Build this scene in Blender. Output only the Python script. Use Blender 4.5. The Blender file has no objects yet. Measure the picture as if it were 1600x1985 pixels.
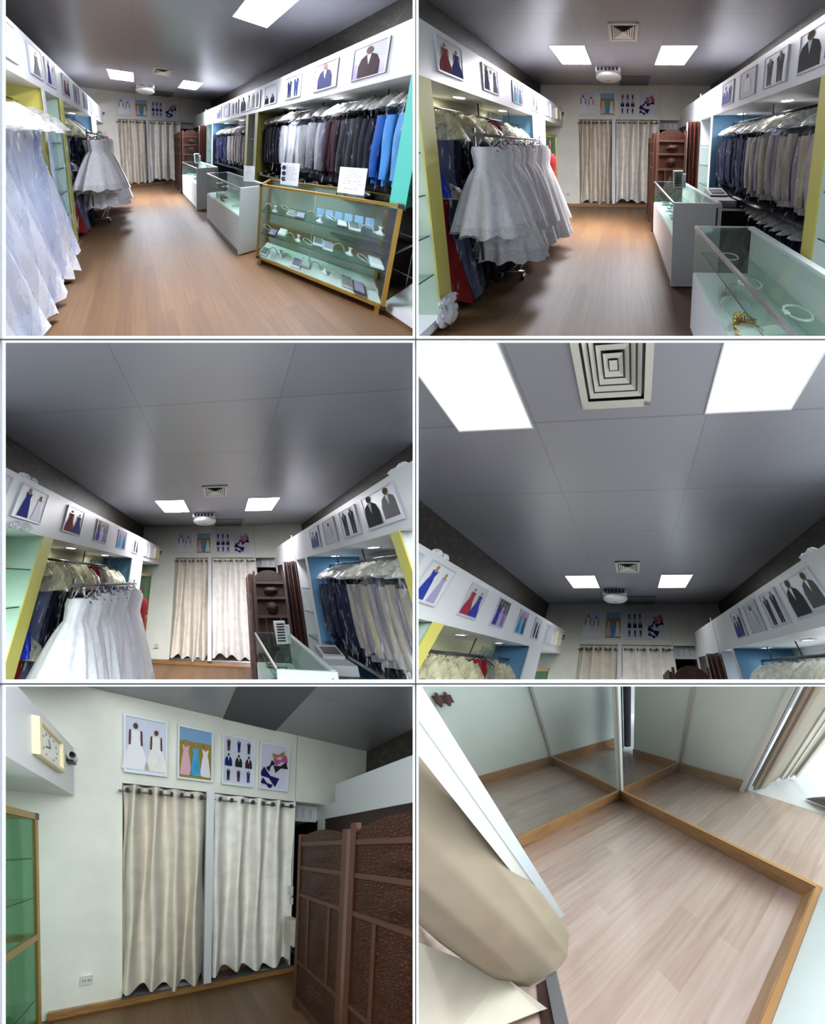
import bpy, bmesh, math, random
from mathutils import Vector, Matrix
from math import sin, cos, pi, radians

# ------------------------------------------------------------------ camera, world, exposure
SC = bpy.context.scene
W, H, F = 1600.0, 1985.0, 1200.0
cd = bpy.data.cameras.new('camera'); cam = bpy.data.objects.new('camera', cd)
SC.collection.objects.link(cam); SC.camera = cam
cd.sensor_fit = 'HORIZONTAL'; cd.sensor_width = 36.0; cd.lens = 36.0 * F / W
cd.clip_start = 0.05; cd.clip_end = 200
cam.rotation_euler = (pi / 2, 0, 0)
wd = bpy.data.worlds.new('world'); SC.world = wd; wd.use_nodes = True
_nt = wd.node_tree; _bg = _nt.nodes['Background']          # sky light shaped by direction to set each bay's brightness, strongest overhead
_tc = _nt.nodes.new('ShaderNodeTexCoord'); _sx = _nt.nodes.new('ShaderNodeSeparateXYZ'); _mr = _nt.nodes.new('ShaderNodeMapRange')
_nt.links.new(_tc.outputs['Generated'], _sx.inputs[0]); _nt.links.new(_sx.outputs['Z'], _mr.inputs[0])
_mr.inputs['From Min'].default_value = .24; _mr.inputs['From Max'].default_value = .4
_mr.inputs['To Min'].default_value = 0.0; _mr.inputs['To Max'].default_value = 8.4
_mx = _nt.nodes.new('ShaderNodeMapRange'); _nt.links.new(_sx.outputs['X'], _mx.inputs[0])   # sky raised on one side to brighten the left bays
_mx.inputs['From Min'].default_value = -.35; _mx.inputs['From Max'].default_value = .35; _mx.inputs['To Min'].default_value = .5; _mx.inputs['To Max'].default_value = 1.25
_mm = _nt.nodes.new('ShaderNodeMath'); _mm.operation = 'MULTIPLY'; _nt.links.new(_mr.outputs[0], _mm.inputs[0]); _nt.links.new(_mx.outputs[0], _mm.inputs[1])
_mc = _nt.nodes.new('ShaderNodeMapRange'); _nt.links.new(_sx.outputs['X'], _mc.inputs[0])
_mc.inputs['From Min'].default_value = -.35; _mc.inputs['From Max'].default_value = .35; _mc.inputs['To Min'].default_value = .12; _mc.inputs['To Max'].default_value = .95
_ma = _nt.nodes.new('ShaderNodeMath'); _ma.operation = 'ADD'; _nt.links.new(_mm.outputs[0], _ma.inputs[0]); _nt.links.new(_mc.outputs[0], _ma.inputs[1])
_md = _nt.nodes.new('ShaderNodeMapRange'); _nt.links.new(_sx.outputs['Z'], _md.inputs[0])          # added glow from below to lift the top bays
_md.inputs['From Min'].default_value = -.27; _md.inputs['From Max'].default_value = -.4; _md.inputs['To Min'].default_value = 0; _md.inputs['To Max'].default_value = 1.1
_me = _nt.nodes.new('ShaderNodeMath'); _me.operation = 'ADD'; _nt.links.new(_ma.outputs[0], _me.inputs[0]); _nt.links.new(_md.outputs[0], _me.inputs[1])
_nt.links.new(_me.outputs[0], _bg.inputs[1]); _bg.inputs[0].default_value = (0.9, 0.97, 1.0, 1)
SC.view_settings.view_transform = 'Standard'; SC.view_settings.look = 'None'
SC.view_settings.exposure = 0.0; SC.view_settings.gamma = 1.0; SC.view_settings.use_curve_mapping = False
try:
    SC.cycles.transparent_max_bounces = 16; SC.cycles.max_bounces = 8
except Exception: pass

# lamp strength per room: (rear ceiling panels, downlights, colour, near ceiling panels)
LAMP = {1: (70, 60, '#f1f4ff', 36), 2: (60, 50, '#fbf9ff', 24), 3: (32, 32, '#fdfaff', 12), 4: (4.2, 5, '#fffef8', 1.08), 5: (8, 12, '#eefaff', 8)}

# ------------------------------------------------------------------ the six rooms and where they stand
# Each room is laid out in its own metres (x across, y towards the back, z up) and then set into its bay.
def basis(pc, fp, yaw, pit, rol, C):
    ya, p, r = radians(yaw), radians(pit), radians(rol)
    Fw = Vector((sin(ya) * cos(p), cos(ya) * cos(p), sin(p)))
    R = Vector((cos(ya), -sin(ya), 0)); U = R.cross(Fw)
    R2 = R * cos(r) + U * sin(r); U2 = -R * sin(r) + U * cos(r)
    a = (pc[0] - W / 2) / fp; b = (H / 2 - pc[1]) / fp; k = F / fp
    row0 = R2 + Fw * a; row1 = Fw * k; row2 = U2 + Fw * b
    M = Matrix((row0.to_tuple() + (0,), row1.to_tuple() + (0,), row2.to_tuple() + (0,), (0, 0, 0, 1)))
    return M @ Matrix.Translation(-Vector(C)), Fw, Vector(C), k
ROOM = {
 1: ((404, 326), 331.159, 22.711, -8.517, .433, (-.383, -6.525, 1.576)),
 2: ((1206, 326), 361.792, -.654, -6.229, .475, (.278, -4.956, 1.609)),
 3: ((404, 991), 371.131, -4.638, 19.842, .319, (.371, -5.13, 1.774)),
 4: ((1206, 991), 358.082, -3.654, 41.072, .939, (.327, -5.143, 1.864)),
 5: ((404, 1658), 319.488, 14.636, -1.916, .962, (-.485, -1.866, 1.666)),
 6: ((1206, 1658), 339.781, -49.275, -46.769, -2.671, (1.127, -.987, .823)),
}
# bays: left, top, right, bottom edges
BAY = {1: (-500, -900, 803, 653), 2: (809, -900, 2100, 653), 3: (-120, 661, 803, 1320), 4: (809, 661, 1720, 1320),
       5: (-120, 1328, 803, 2500), 6: (809, 1328, 2000, 2500)}
NEAR = {1: .45, 2: .3, 3: .4, 4: .4, 5: .35, 6: .24}
VIEW = {1: 'upper left view', 2: 'upper right view', 3: 'middle left view', 4: 'middle right view', 5: 'lower left view', 6: 'lower right view'}
MAT4 = {}; PLANES = {}; KK = {}
for c in ROOM:
    M, Fw, C, k = basis(*ROOM[c]); MAT4[c] = M; KK[c] = k
    x0, y0, x1, y1 = BAY[c]
    X0, X1 = (x0 - W / 2) / F, (x1 - W / 2) / F; Z1, Z0 = (H / 2 - y0) / F, (H / 2 - y1) / F
    # (normal, distance): keep where n.p <= d
    PLANES[c] = [(Vector((0, -1, 0)), -NEAR[c] * k), (Vector((1, -X1, 0)), 0), (Vector((-1, X0, 0)), 0),
                 (Vector((0, -Z1, 1)), 0), (Vector((0, Z0, -1)), 0)]

# ------------------------------------------------------------------ materials
def lin(h):
    h = h.lstrip('#'); o = []
    for i in (0, 2, 4):
        v = int(h[i:i + 2], 16) / 255; o.append(v / 12.92 if v <= .04045 else ((v + .055) / 1.055) ** 2.4)
    return (*o, 1)
COL = {
 'ceiling': ('#8f8f96', .3), 'wall': ('#e4e5db', .7), 'fascia': ('#dfe1e4', .35), 'white_paint': ('#dcdfe2', .4),
 'cream_wall': ('#d9d9b4', .7), 'mint': ('#c3dccb', .6), 'yellow_board': ('#cfc65f', .5), 'blue_board': ('#6fa3c8', .5),
 'teal_board': ('#46b8aa', .5), 'steel': ('#9a9ca0', .3, 1), 'gold_metal': ('#b8923a', .35, .8), 'black': ('#0c0c0e', .4),
 'dark_grey': ('#2b2c30', .5), 'grey': ('#77797e', .6), 'light_grey': ('#b5b7ba', .6), 'wood_trim': ('#9a7147', .45),
 'wood_trim_dark': ('#6b4a2c', .5), 'dark_cloth': ('#14161f', .8), 'white_cloth': ('#e6e6ec', .8), 'paper': ('#eef0f4', .5),
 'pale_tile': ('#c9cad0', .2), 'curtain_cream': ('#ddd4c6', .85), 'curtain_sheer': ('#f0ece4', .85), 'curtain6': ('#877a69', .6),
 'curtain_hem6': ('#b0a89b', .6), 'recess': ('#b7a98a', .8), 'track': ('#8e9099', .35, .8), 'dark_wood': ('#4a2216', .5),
 'dark_wood_frame': ('#4f2b19', .6), 'black_brown': ('#2a120c', .6), 'silver': ('#dcdcd8', .35, .6), 'gold': ('#c79a3a', .3, .9),
 'grey_tile': ('#5d6064', .9), 'jewel_card': ('#e9eeee', .5), 'clock_face': ('#f2f2ea', .4), 'clock_rim': ('#efe3b8', .4),
 'pale_panel': ('#b9d0d3', .3), 'register': ('#b9bcbe', .5), 'red': ('#b3202c', .6), 'grille': ('#c9c6bd', .5), 'skin': ('#a87a5c', .8),
 'skin_dark': ('#5a3c2c', .8), 'sky_print': ('#7fa6cc', .6), 'field_print': ('#8f8338', .6), 'pale_print': ('#cfd3e4', .4),
 'purple_print': ('#a59ac4', .4), 'poster_frame': ('#e4e8ef', .3), 'poster_glass_grey': ('#c3c6d2', .3), 'pink_print': ('#d8a9b4', .6),
 'cable': ('#d8d8d8', .6), 'grey_panel': ('#cfd2cd', .6), 'trim6': ('#d7dadb', .4), 'wall6': ('#dde8e6', .6), 'dark_ledge': ('#22282a', .2),
 'green_shelf': ('#86b39c', .6), 'board6': ('#c2ced9', .5), 'navy6': ('#101a40', .8), 'brown_suit': ('#3a1d22', .8), 'base_dark': ('#3a3f3a', .5),
 'teal_kick': ('#3f6f63', .4), 'panel_grey_green': ('#9aa59a', .5),
}
MC = {}
def nn(nt, t, **kw):
    n = nt.nodes.new(t)
    for k_, v in kw.items(): setattr(n, k_, v)
    return n
def sp_node(nt, scale=(1, 1, 1), loc=(0, 0, 0), rot=(0, 0, 0)):
    a = nn(nt, 'ShaderNodeAttribute', attribute_name='place')
    m = nn(nt, 'ShaderNodeMapping'); m.inputs['Scale'].default_value = scale; m.inputs['Location'].default_value = loc
    m.inputs['Rotation'].default_value = rot
    nt.links.new(a.outputs['Vector'], m.inputs['Vector']); return m.outputs[0]
def ramp(nt, fac, stops):
    r = nn(nt, 'ShaderNodeValToRGB'); e = r.color_ramp.elements
    e[0].position, e[0].color = stops[0]; e[1].position, e[1].color = stops[-1]
    for p, c_ in stops[1:-1]:
        q = e.new(p); q.color = c_
    nt.links.new(fac, r.inputs[0]); return r.outputs[0]
def bumped(nt, b, h, strength, dist=.01):
    u = nn(nt, 'ShaderNodeBump'); u.inputs['Strength'].default_value = strength; u.inputs['Distance'].default_value = dist
    nt.links.new(h, u.inputs['Height']); nt.links.new(u.outputs[0], b.inputs['Normal'])
def noise(nt, vec, sc, det=3, dist=0):
    n = nn(nt, 'ShaderNodeTexNoise'); n.inputs['Scale'].default_value = sc; n.inputs['Detail'].default_value = det
    n.inputs['Distortion'].default_value = dist
    nt.links.new(vec, n.inputs['Vector']); return n.outputs[0]
def planks(nt, b, pw, pl, c1, c2, c3, rough, spec=.5, rot=pi / 2):
    v = sp_node(nt, rot=(0, 0, rot))
    br = nn(nt, 'ShaderNodeTexBrick'); br.inputs['Scale'].default_value = 1; br.inputs['Brick Width'].default_value = pl
    br.inputs['Row Height'].default_value = pw; br.inputs['Mortar Size'].default_value = .0012; br.offset = .37
    br.inputs['Color1'].default_value = (0, 0, 0, 1); br.inputs['Color2'].default_value = (1, 1, 1, 1); br.inputs['Mortar'].default_value = (.1, .1, .1, 1)
    nt.links.new(v, br.inputs['Vector'])
    g = noise(nt, sp_node(nt, scale=(26, 1.6, 1)), 1.5, 4, .6)
    mx = nn(nt, 'ShaderNodeMixRGB'); mx.inputs[0].default_value = .72
    nt.links.new(br.outputs[0], mx.inputs[1]); nt.links.new(g, mx.inputs[2])
    c = ramp(nt, mx.outputs[0], [(.2, lin(c1)), (.5, lin(c2)), (.8, lin(c3))])
    nt.links.new(c, b.inputs['Base Color']); b.inputs['Roughness'].default_value = rough; b.inputs['Specular IOR Level'].default_value = spec
    bumped(nt, b, br.outputs['Fac'], -.15, .002)
def mat(name, cell=0):
    key = (name, cell) if name in ('lamp', 'lamp_near', 'downlight') else name
    if key in MC: return MC[key]
    m = bpy.data.materials.new(name if isinstance(key, str) else '%s_%d' % key); m.use_nodes = True
    nt = m.node_tree; b = nt.nodes['Principled BSDF']; out = nt.nodes['Material Output']
    MC[key] = m
    def glassy(tint, fac, rough=.04, gcol=(1, 1, 1, 1)):
        t = nn(nt, 'ShaderNodeBsdfTransparent'); t.inputs[0].default_value = lin(tint)
        g = nn(nt, 'ShaderNodeBsdfGlossy'); g.inputs['Roughness'].default_value = rough; g.inputs[0].default_value = gcol
        x = nn(nt, 'ShaderNodeMixShader'); x.inputs[0].default_value = fac
        nt.links.new(t.outputs[0], x.inputs[1]); nt.links.new(g.outputs[0], x.inputs[2]); nt.links.new(x.outputs[0], out.inputs[0])
        return t, g, x
    if name in ('lamp', 'lamp_near', 'downlight'):
        e = nn(nt, 'ShaderNodeEmission'); e.inputs[0].default_value = lin(LAMP[cell][2])
        e.inputs[1].default_value = LAMP[cell][{'lamp': 0, 'downlight': 1, 'lamp_near': 3}[name]]; nt.links.new(e.outputs[0], out.inputs[0])
    elif name == 'cabinet_glass': glassy('#c9e4d6', .08)
    elif name == 'glass': glassy('#f4faf8', .06)
    elif name == 'green_glass': glassy('#eaf5f0', .07)
    elif name == 'mirror_glass': glassy('#f1f5f3', .04)
    elif name == 'plastic':
        t, g, x = glassy('#f4f6fa', .3, .22)
        d = nn(nt, 'ShaderNodeBsdfPrincipled'); d.inputs['Base Color'].default_value = (.82, .84, .88, 1); d.inputs['Roughness'].default_value = .25
        f = noise(nt, sp_node(nt, scale=(1.4, 1.4, .28)), 20, 3, .8)
        r = ramp(nt, f, [(.56, (.0, .0, .0, 1)), (.63, (.03, .03, .03, 1)), (.73, (.5, .5, .5, 1))])  # white gloss streaks painted in through the noise mix
        nt.links.new(r, x.inputs[0]); nt.links.new(d.outputs[0], x.inputs[2])
        bumped(nt, d, f, .9, .02)
    elif name in ('plastic_top', 'plastic_top_cream'):
        t, g, x = glassy('#f4f2e4', .3, .22)
        d = nn(nt, 'ShaderNodeBsdfPrincipled'); d.inputs['Base Color'].default_value = lin('#f0f1f2' if name == 'plastic_top' else '#e9e4c4'); d.inputs['Roughness'].default_value = .3
        f = noise(nt, sp_node(nt, scale=(1, 1, .7)), 20, 3, .8)
        r = ramp(nt, f, [(.3, (.25, .25, .25, 1)), (.66, (.65, .65, .65, 1))])
        nt.links.new(r, x.inputs[0]); nt.links.new(d.outputs[0], x.inputs[2]); bumped(nt, d, f, .6, .02)
    elif name == 'sheer_gown':
        b.inputs['Base Color'].default_value = lin('#d3d6e2'); b.inputs['Roughness'].default_value = .35
        f = noise(nt, sp_node(nt, scale=(1, 1, .12)), 14, 3, .5); bumped(nt, b, f, .5, .02)
        c = ramp(nt, f, [(.3, lin('#d4d2d4')), (.65, lin('#f2efee'))]); nt.links.new(c, b.inputs['Base Color'])
    elif name == 'lace_hem':
        v = nn(nt, 'ShaderNodeTexVoronoi'); v.inputs['Scale'].default_value = 55; nt.links.new(sp_node(nt), v.inputs['Vector'])
        nt.links.new(ramp(nt, v.outputs[0], [(.2, lin('#f0f0f4')), (.5, lin('#d0d1d7'))]), b.inputs['Base Color']); b.inputs['Roughness'].default_value = .8
    elif name.startswith('lace'):
        colr = {'lace': '#ececf2', 'lace_pink': '#e6dbe2', 'lace_ivory': '#ebe7dc'}[name]
        f = noise(nt, sp_node(nt, scale=(1, 1, .5)), 30, 3, .6); c = ramp(nt, f, [(.3, lin('#dcdde4')), (.6, lin(colr))])
        nt.links.new(c, b.inputs['Base Color']); b.inputs['Roughness'].default_value = .8; bumped(nt, b, f, .2, .01)
    elif name.startswith('cloth#'):
        base = lin(name[5:]); b.inputs['Roughness'].default_value = .8; b.inputs['Specular IOR Level'].default_value = .2
        f = noise(nt, sp_node(nt, scale=(1, 1, .35)), 14, 3, .5)
        dk = tuple(v * .7 for v in base[:3]) + (1,)
        nt.links.new(ramp(nt, f, [(.3, dk), (.7, base)]), b.inputs['Base Color']); bumped(nt, b, f, .6, .02)
    elif name == 'floor_wood': planks(nt, b, .125, 1.1, '#644831', '#73563b', '#836647', .5, .2)
    elif name == 'floor_wood6': planks(nt, b, .1, .8, '#8d766c', '#a08b82', '#ae9a92', .25)
    elif name == 'ceiling':
        b.inputs['Roughness'].default_value = .3; b.inputs['Specular IOR Level'].default_value = .35
        v = sp_node(nt, loc=(.34, 1.2, 0)); br = nn(nt, 'ShaderNodeTexBrick'); br.offset = 0
        br.inputs['Scale'].default_value = 1; br.inputs['Brick Width'].default_value = 1.2; br.inputs['Row Height'].default_value = .68
        br.inputs['Mortar Size'].default_value = .006; br.inputs['Color1'].default_value = lin('#8b8b94'); br.inputs['Color2'].default_value = lin('#909098')
        br.inputs['Mortar'].default_value = lin('#7a7a84'); nt.links.new(v, br.inputs['Vector']); nt.links.new(br.outputs[0], b.inputs['Base Color'])
        f = noise(nt, sp_node(nt), .9, 1); bumped(nt, b, f, .12, .1)
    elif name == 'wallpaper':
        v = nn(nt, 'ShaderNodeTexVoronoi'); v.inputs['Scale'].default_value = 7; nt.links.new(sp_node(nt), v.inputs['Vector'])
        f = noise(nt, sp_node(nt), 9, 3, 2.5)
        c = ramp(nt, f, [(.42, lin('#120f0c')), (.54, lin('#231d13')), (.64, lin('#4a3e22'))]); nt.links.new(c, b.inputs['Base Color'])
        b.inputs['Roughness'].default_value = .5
    elif name == 'carved_wood':
        v = nn(nt, 'ShaderNodeTexVoronoi'); v.feature = 'DISTANCE_TO_EDGE'; v.inputs['Scale'].default_value = 48
        f0 = noise(nt, sp_node(nt), 18, 2, 2)
        nt.links.new(sp_node(nt), v.inputs['Vector'])
        c = ramp(nt, v.outputs[0], [(.0, lin('#1d0b06')), (.2, lin('#45200f')), (.6, lin('#5e301d'))]); nt.links.new(c, b.inputs['Base Color'])
        bumped(nt, b, v.outputs[0], .6, .02); b.inputs['Roughness'].default_value = .6; b.inputs['Specular IOR Level'].default_value = .25
    elif name == 'trim_wood':
        f = noise(nt, sp_node(nt, scale=(2, 2, 40)), 3, 3, .4)
        c = ramp(nt, f, [(.3, lin('#7b5531')), (.7, lin('#b08554'))]); nt.links.new(c, b.inputs['Base Color']); b.inputs['Roughness'].default_value = .35
    elif name.startswith('curtain'):
        base = lin(COL[name][0]); f = noise(nt, sp_node(nt, scale=(1, 1, 1)), 7, 3, .3)
        dk = tuple(v_ * .86 for v_ in base[:3]) + (1,)
        nt.links.new(ramp(nt, f, [(.3, dk), (.6, base)]), b.inputs['Base Color']); b.inputs['Roughness'].default_value = .7
    else:
        t = COL[name]; b.inputs['Base Color'].default_value = lin(t[0]); b.inputs['Roughness'].default_value = t[1]
        if len(t) > 2: b.inputs['Metallic'].default_value = t[2]
        if name in ('wall', 'cream_wall', 'mint', 'wall6'):
            f = noise(nt, sp_node(nt), 2.2, 4); base = lin(t[0])
            nt.links.new(ramp(nt, f, [(.3, tuple(v_ * .9 for v_ in base[:3]) + (1,)), (.6, base)]), b.inputs['Base Color'])
    return m

# ------------------------------------------------------------------ mesh collecting
class MB:
    def __init__(s, m=None): s.v = []; s.f = []; s.m = []; s.cm = m; s.sm = []; s.smooth = False
    def use(s, m): s.cm = m; return s
    def face(s, idx): s.f.append(tuple(idx)); s.m.append(s.cm); s.sm.append(s.smooth)
    def add(s, vs, fs):
        n = len(s.v); s.v += [tuple(p) for p in vs]
        for f in fs: s.face([n + i for i in f])
        return s
    def obox(s, c, a, b_, d):
        c, a, b_, d = map(Vector, (c, a, b_, d))
        vs = [c + a * i + b_ * j + d * k_ for k_ in (-1, 1) for j in (-1, 1) for i in (-1, 1)]
        return s.add(vs, [(0, 2, 3, 1), (4, 5, 7, 6), (0, 1, 5, 4), (2, 6, 7, 3), (0, 4, 6, 2), (1, 3, 7, 5)])
    def box(s, x0, x1, y0, y1, z0, z1):
        return s.obox(((x0 + x1) / 2, (y0 + y1) / 2, (z0 + z1) / 2), ((x1 - x0) / 2, 0, 0), (0, (y1 - y0) / 2, 0), (0, 0, (z1 - z0) / 2))
    def quad(s, a, b_, c, d): return s.add([a, b_, c, d], [(0, 1, 2, 3)])
    def poly(s, pts): return s.add(pts, [tuple(range(len(pts)))])
    def tube(s, p0, p1, r, n=8, r1=None):
        p0, p1 = Vector(p0), Vector(p1); d = (p1 - p0).normalized()
        a = d.orthogonal().normalized(); b_ = d.cross(a); r1 = r if r1 is None else r1
        vs = [p0 + (a * cos(2 * pi * i / n) + b_ * sin(2 * pi * i / n)) * r for i in range(n)] + [p1 + (a * cos(2 * pi * i / n) + b_ * sin(2 * pi * i / n)) * r1 for i in range(n)]
        fs = [(i, (i + 1) % n, n + (i + 1) % n, n + i) for i in range(n)] + [tuple(range(n))[::-1], tuple(range(n, 2 * n))]
        s.smooth = n > 5; s.add(vs, fs); s.smooth = False; return s
    def path(s, pts, r, n=6):
        for a, b_ in zip(pts, pts[1:]): s.tube(a, b_, r, n)
        return s
    def grid(s, fn, nu, nv, closed=False, smooth=True):
        cols = nu if closed else nu + 1
        vs = [fn(i / nu, j / nv) for j in range(nv + 1) for i in range(cols)]
        fs = []
        for j in range(nv):
            for i in range(nu):
                i2 = (i + 1) % cols; fs.append((j * cols + i, j * cols + i2, (j + 1) * cols + i2, (j + 1) * cols + i))
        s.smooth = smooth; s.add(vs, fs); s.smooth = False; return s
    def lathe(s, c, prof, n=16, smooth=True):
        return s.grid(lambda u, v: (c[0] + prof[min(int(round(v * (len(prof) - 1))), len(prof) - 1)][0] * cos(2 * pi * u), c[1] + prof[int(round(v * (len(prof) - 1)))][0] * sin(2 * pi * u), c[2] + prof[int(round(v * (len(prof) - 1)))][1]), n, len(prof) - 1, True, smooth)

COLL = SC.collection
def inside_img(pts, c):
    x0, y0, x1, y1 = BAY[c]; x0, x1 = max(x0, -4), min(x1, 1604); y0, y1 = max(y0, -4), min(y1, 1989)
    us = []; vs = []
    for p in pts:
        us.append(W / 2 + F * p[0] / p[1]); vs.append(H / 2 - F * p[2] / p[1])
    return max(us) > x0 and min(us) < x1 and max(vs) > y0 and min(vs) < y1
def make_mesh(c, name, mb, base_w, strict=True):
    M = MAT4[c]; P = [M @ Vector(v) for v in mb.v]
    cut = []
    for n, d in PLANES[c]:
        s_ = [n.dot(p) - d for p in P]
        if min(s_) > 0: return None
        if max(s_) > 0: cut.append((n, d))
    names = []; 
    for m in mb.m:
        if m not in names: names.append(m)
    me = bpy.data.meshes.new(name)
    me.from_pydata(P, [], mb.f)
    me.polygons.foreach_set('material_index', [names.index(m) for m in mb.m])
    me.polygons.foreach_set('use_smooth', mb.sm)
    if cut:
        bm = bmesh.new(); bm.from_mesh(me)
        for n, d in cut:
            bmesh.ops.bisect_plane(bm, geom=bm.verts[:] + bm.edges[:] + bm.faces[:], plane_co=n.normalized() * (d / n.length), plane_no=n, clear_outer=True)
            if not bm.faces: break
        if not bm.faces: bm.free(); return None
        bm.to_mesh(me); bm.free()
    if strict and not inside_img([v.co for v in me.vertices], c): return None
    Mi = M.inverted()
    at = me.attributes.new('place', 'FLOAT_VECTOR', 'POINT')
    flat = []
    for v in me.vertices:
        q = Mi @ v.co; flat += (q.x, q.y, q.z)
    at.data.foreach_set('vector', flat)
    for m in names: me.materials.append(mat(m, c))
    for v in me.vertices: v.co = v.co - base_w
    me.update(); return me
STATS = {}
def inst(cells, name, label, cat, base, parts, group=None, kind=None, strict=True, uniq=''):
    """parts: list of (part name, MB, label or None, [sub parts])."""
    for c in cells:
        bw = MAT4[c] @ Vector(base)
        one = len(parts) == 1 and parts[0][0] is None
        made = []
        def build(lst, out):
            for p in lst:
                me = make_mesh(c, p[0] or name, p[1], bw, strict)
                if me is None: continue
                sub = []
                if len(p) > 3 and p[3]: build(p[3], sub)
                out.append((p, me, sub))
        build(parts, made)
        if not made: continue
        if one:
            root = bpy.data.objects.new(name, made[0][1])
        else: root = bpy.data.objects.new(name, None); root.empty_display_size = .05
        root.location = bw; COLL.objects.link(root)
        def link(lst, par):
            for p, me, sub in lst:
                o = bpy.data.objects.new(p[0], me); COLL.objects.link(o); o.parent = par
                if len(p) > 2 and p[2]: o['label'] = p[2]
                link(sub, o)
        if one: link(made[0][2], root)
        else: link(made, root)
        if kind == 'structure':
            root['kind'] = 'structure'
            if label: root['label'] = label + ', ' + VIEW[c]
        else:
            root['label'] = label + ', ' + VIEW[c]; root['category'] = cat
            if kind: root['kind'] = kind
            if group: root['group'] = group + ', ' + VIEW[c]
            nw = len(root['label'].split())
            if nw > 16 or nw < 4: print('LABEL LENGTH', nw, root['label'])
        STATS[c] = STATS.get(c, 0) + 1
def struct(cells, name, label, mb, strict=True): inst(cells, name, label, None, mb.v[0], [(None, mb)], kind='structure', strict=strict)
ORD = ['first', 'second', 'third', 'fourth', 'fifth', 'sixth', 'seventh', 'eighth', 'ninth', 'tenth', 'eleventh', 'twelfth', 'thirteenth',
       'fourteenth', 'fifteenth', 'sixteenth', 'seventeenth', 'eighteenth', 'nineteenth', 'twentieth', 'twenty-first', 'twenty-second', 'twenty-third',
       'twenty-fourth', 'twenty-fifth', 'twenty-sixth', 'twenty-seventh', 'twenty-eighth', 'twenty-ninth', 'thirtieth']
SHOP = (1, 2, 3, 4, 5)

# ------------------------------------------------------------------ white dividers between the six bays
def bar(name, px0, py0, px1, py1, m, Y):
    X0, X1 = (px0 - W / 2) / F * Y, (px1 - W / 2) / F * Y; Z0, Z1 = (H / 2 - py1) / F * Y, (H / 2 - py0) / F * Y
    b = MB(m).box(X0, X1, Y, Y + .003, Z0, Z1)
    me = bpy.data.meshes.new(name); me.from_pydata(b.v, [], b.f); me.materials.append(mat(m))
    o = bpy.data.objects.new(name, me); COLL.objects.link(o); o['kind'] = 'structure'
Y_ = .8
bar('trim_1', 800.5, -80, 811.5, 2060, 'fascia', Y_); bar('trim_2', 805, -80, 807.5, 2060, 'dark_grey', Y_ - .004)
bar('trim_3', -60, 651.5, 1660, 663.5, 'fascia', Y_ + .004); bar('trim_4', -60, 656.2, 1660, 658.8, 'dark_grey', Y_ - .008)
bar('trim_5', -60, 1318.5, 1660, 1330.5, 'fascia', Y_ + .004); bar('trim_6', -60, 1325.2, 1660, 1327.6, 'dark_grey', Y_ - .008)
bar('trim_7', 0, -80, 8, 2060, 'fascia', Y_); bar('trim_8', -30, -80, 1.6, 2060, 'grey', Y_ - .004)

# ================================================================== THE SHOP
XL, XR, HC, XF, XG = -1.881, 2.456, 3.196, -1.33, 1.686
ZT, ZB, ZTR, ZBR = 2.604, 2.158, 2.56, 2.129
YN = -8.2
struct(SHOP, 'floor', 'brown plank floor', MB('floor_wood').box(XL, XR, YN, 0, -.03, 0))
struct(SHOP, 'ceiling', 'glossy grey tiled ceiling', MB('ceiling').box(XL - .1, XR + .1, YN, .1, HC, HC + .03))
# side walls: inside of the niches cream, dark wallpaper above the bulkheads
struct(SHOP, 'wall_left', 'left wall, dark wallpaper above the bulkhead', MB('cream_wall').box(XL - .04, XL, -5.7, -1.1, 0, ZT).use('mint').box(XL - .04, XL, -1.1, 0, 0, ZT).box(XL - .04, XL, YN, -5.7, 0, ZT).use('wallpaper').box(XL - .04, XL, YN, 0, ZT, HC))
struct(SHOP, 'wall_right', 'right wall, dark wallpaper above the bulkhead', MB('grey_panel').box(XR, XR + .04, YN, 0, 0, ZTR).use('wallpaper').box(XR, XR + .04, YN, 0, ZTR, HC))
xc0, xc1, zc, zs = -.915, 1.175, 2.332, .1
wb = MB('wall')
wb.box(XL, xc0, 0, .1, 0, HC); wb.box(xc0, xc1, 0, .1, zc, HC); wb.box(xc0, xc1, 0, .1, 0, zs); wb.box(xc1, XR, 0, .1, zc, HC); wb.box(xc1, 1.2, 0, .1, 0, zc); wb.box(1.69, XR, 0, .1, 0, zc)
wb.use('white_paint').box(-.04, .05, -.05, .1, zs, zc)
wb.use('grey').box(1.187, 1.191, -.002, 0, 2.33, HC)
struct(SHOP, 'wall_back', 'pale back wall with a curtained double opening', wb)
struct(SHOP, 'trim_9', 'cream recess behind the curtains', MB('curtain_cream').box(xc0, xc1, .16, .18, 0, 2.6).box(xc0 - .03, xc0, .1, .16, 0, 2.6).box(xc1, xc1 + .03, .1, .16, 0, 2.6).box(xc0, xc1, .1, .16, zc, zc + .03).use('wood_trim').box(xc0, xc1, .1, .16, zs - .03, zs + .07))
struct(SHOP, 'trim_10', 'grey metal door track', MB('track').box(xc0, xc1, -.03, .1, zs - .012, zs + .01))
struct(SHOP, 'baseboard_back', 'brown skirting below the back wall', MB('trim_wood').box(-1.56, 1.3, -.025, 0, 0, .085).use('wood_trim_dark').box(-1.56, 1.3, -.028, 0, .0, .012))
struct(SHOP, 'trim_11', 'white bulkhead over the left niches', MB('fascia').box(XL, XF, YN, -.002, ZB, ZT))
struct(SHOP, 'trim_12', 'white bulkhead over the right niches', MB('fascia').box(XG, XR, YN, -1.38, ZBR, ZTR).use('white_paint').box(XG, XR, -1.38, -.15, ZBR, ZTR).box(XG, XR, -.15, .7, ZBR, ZTR - .23))  # last box stands in for the bulkhead's reflection in the back mirror
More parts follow.
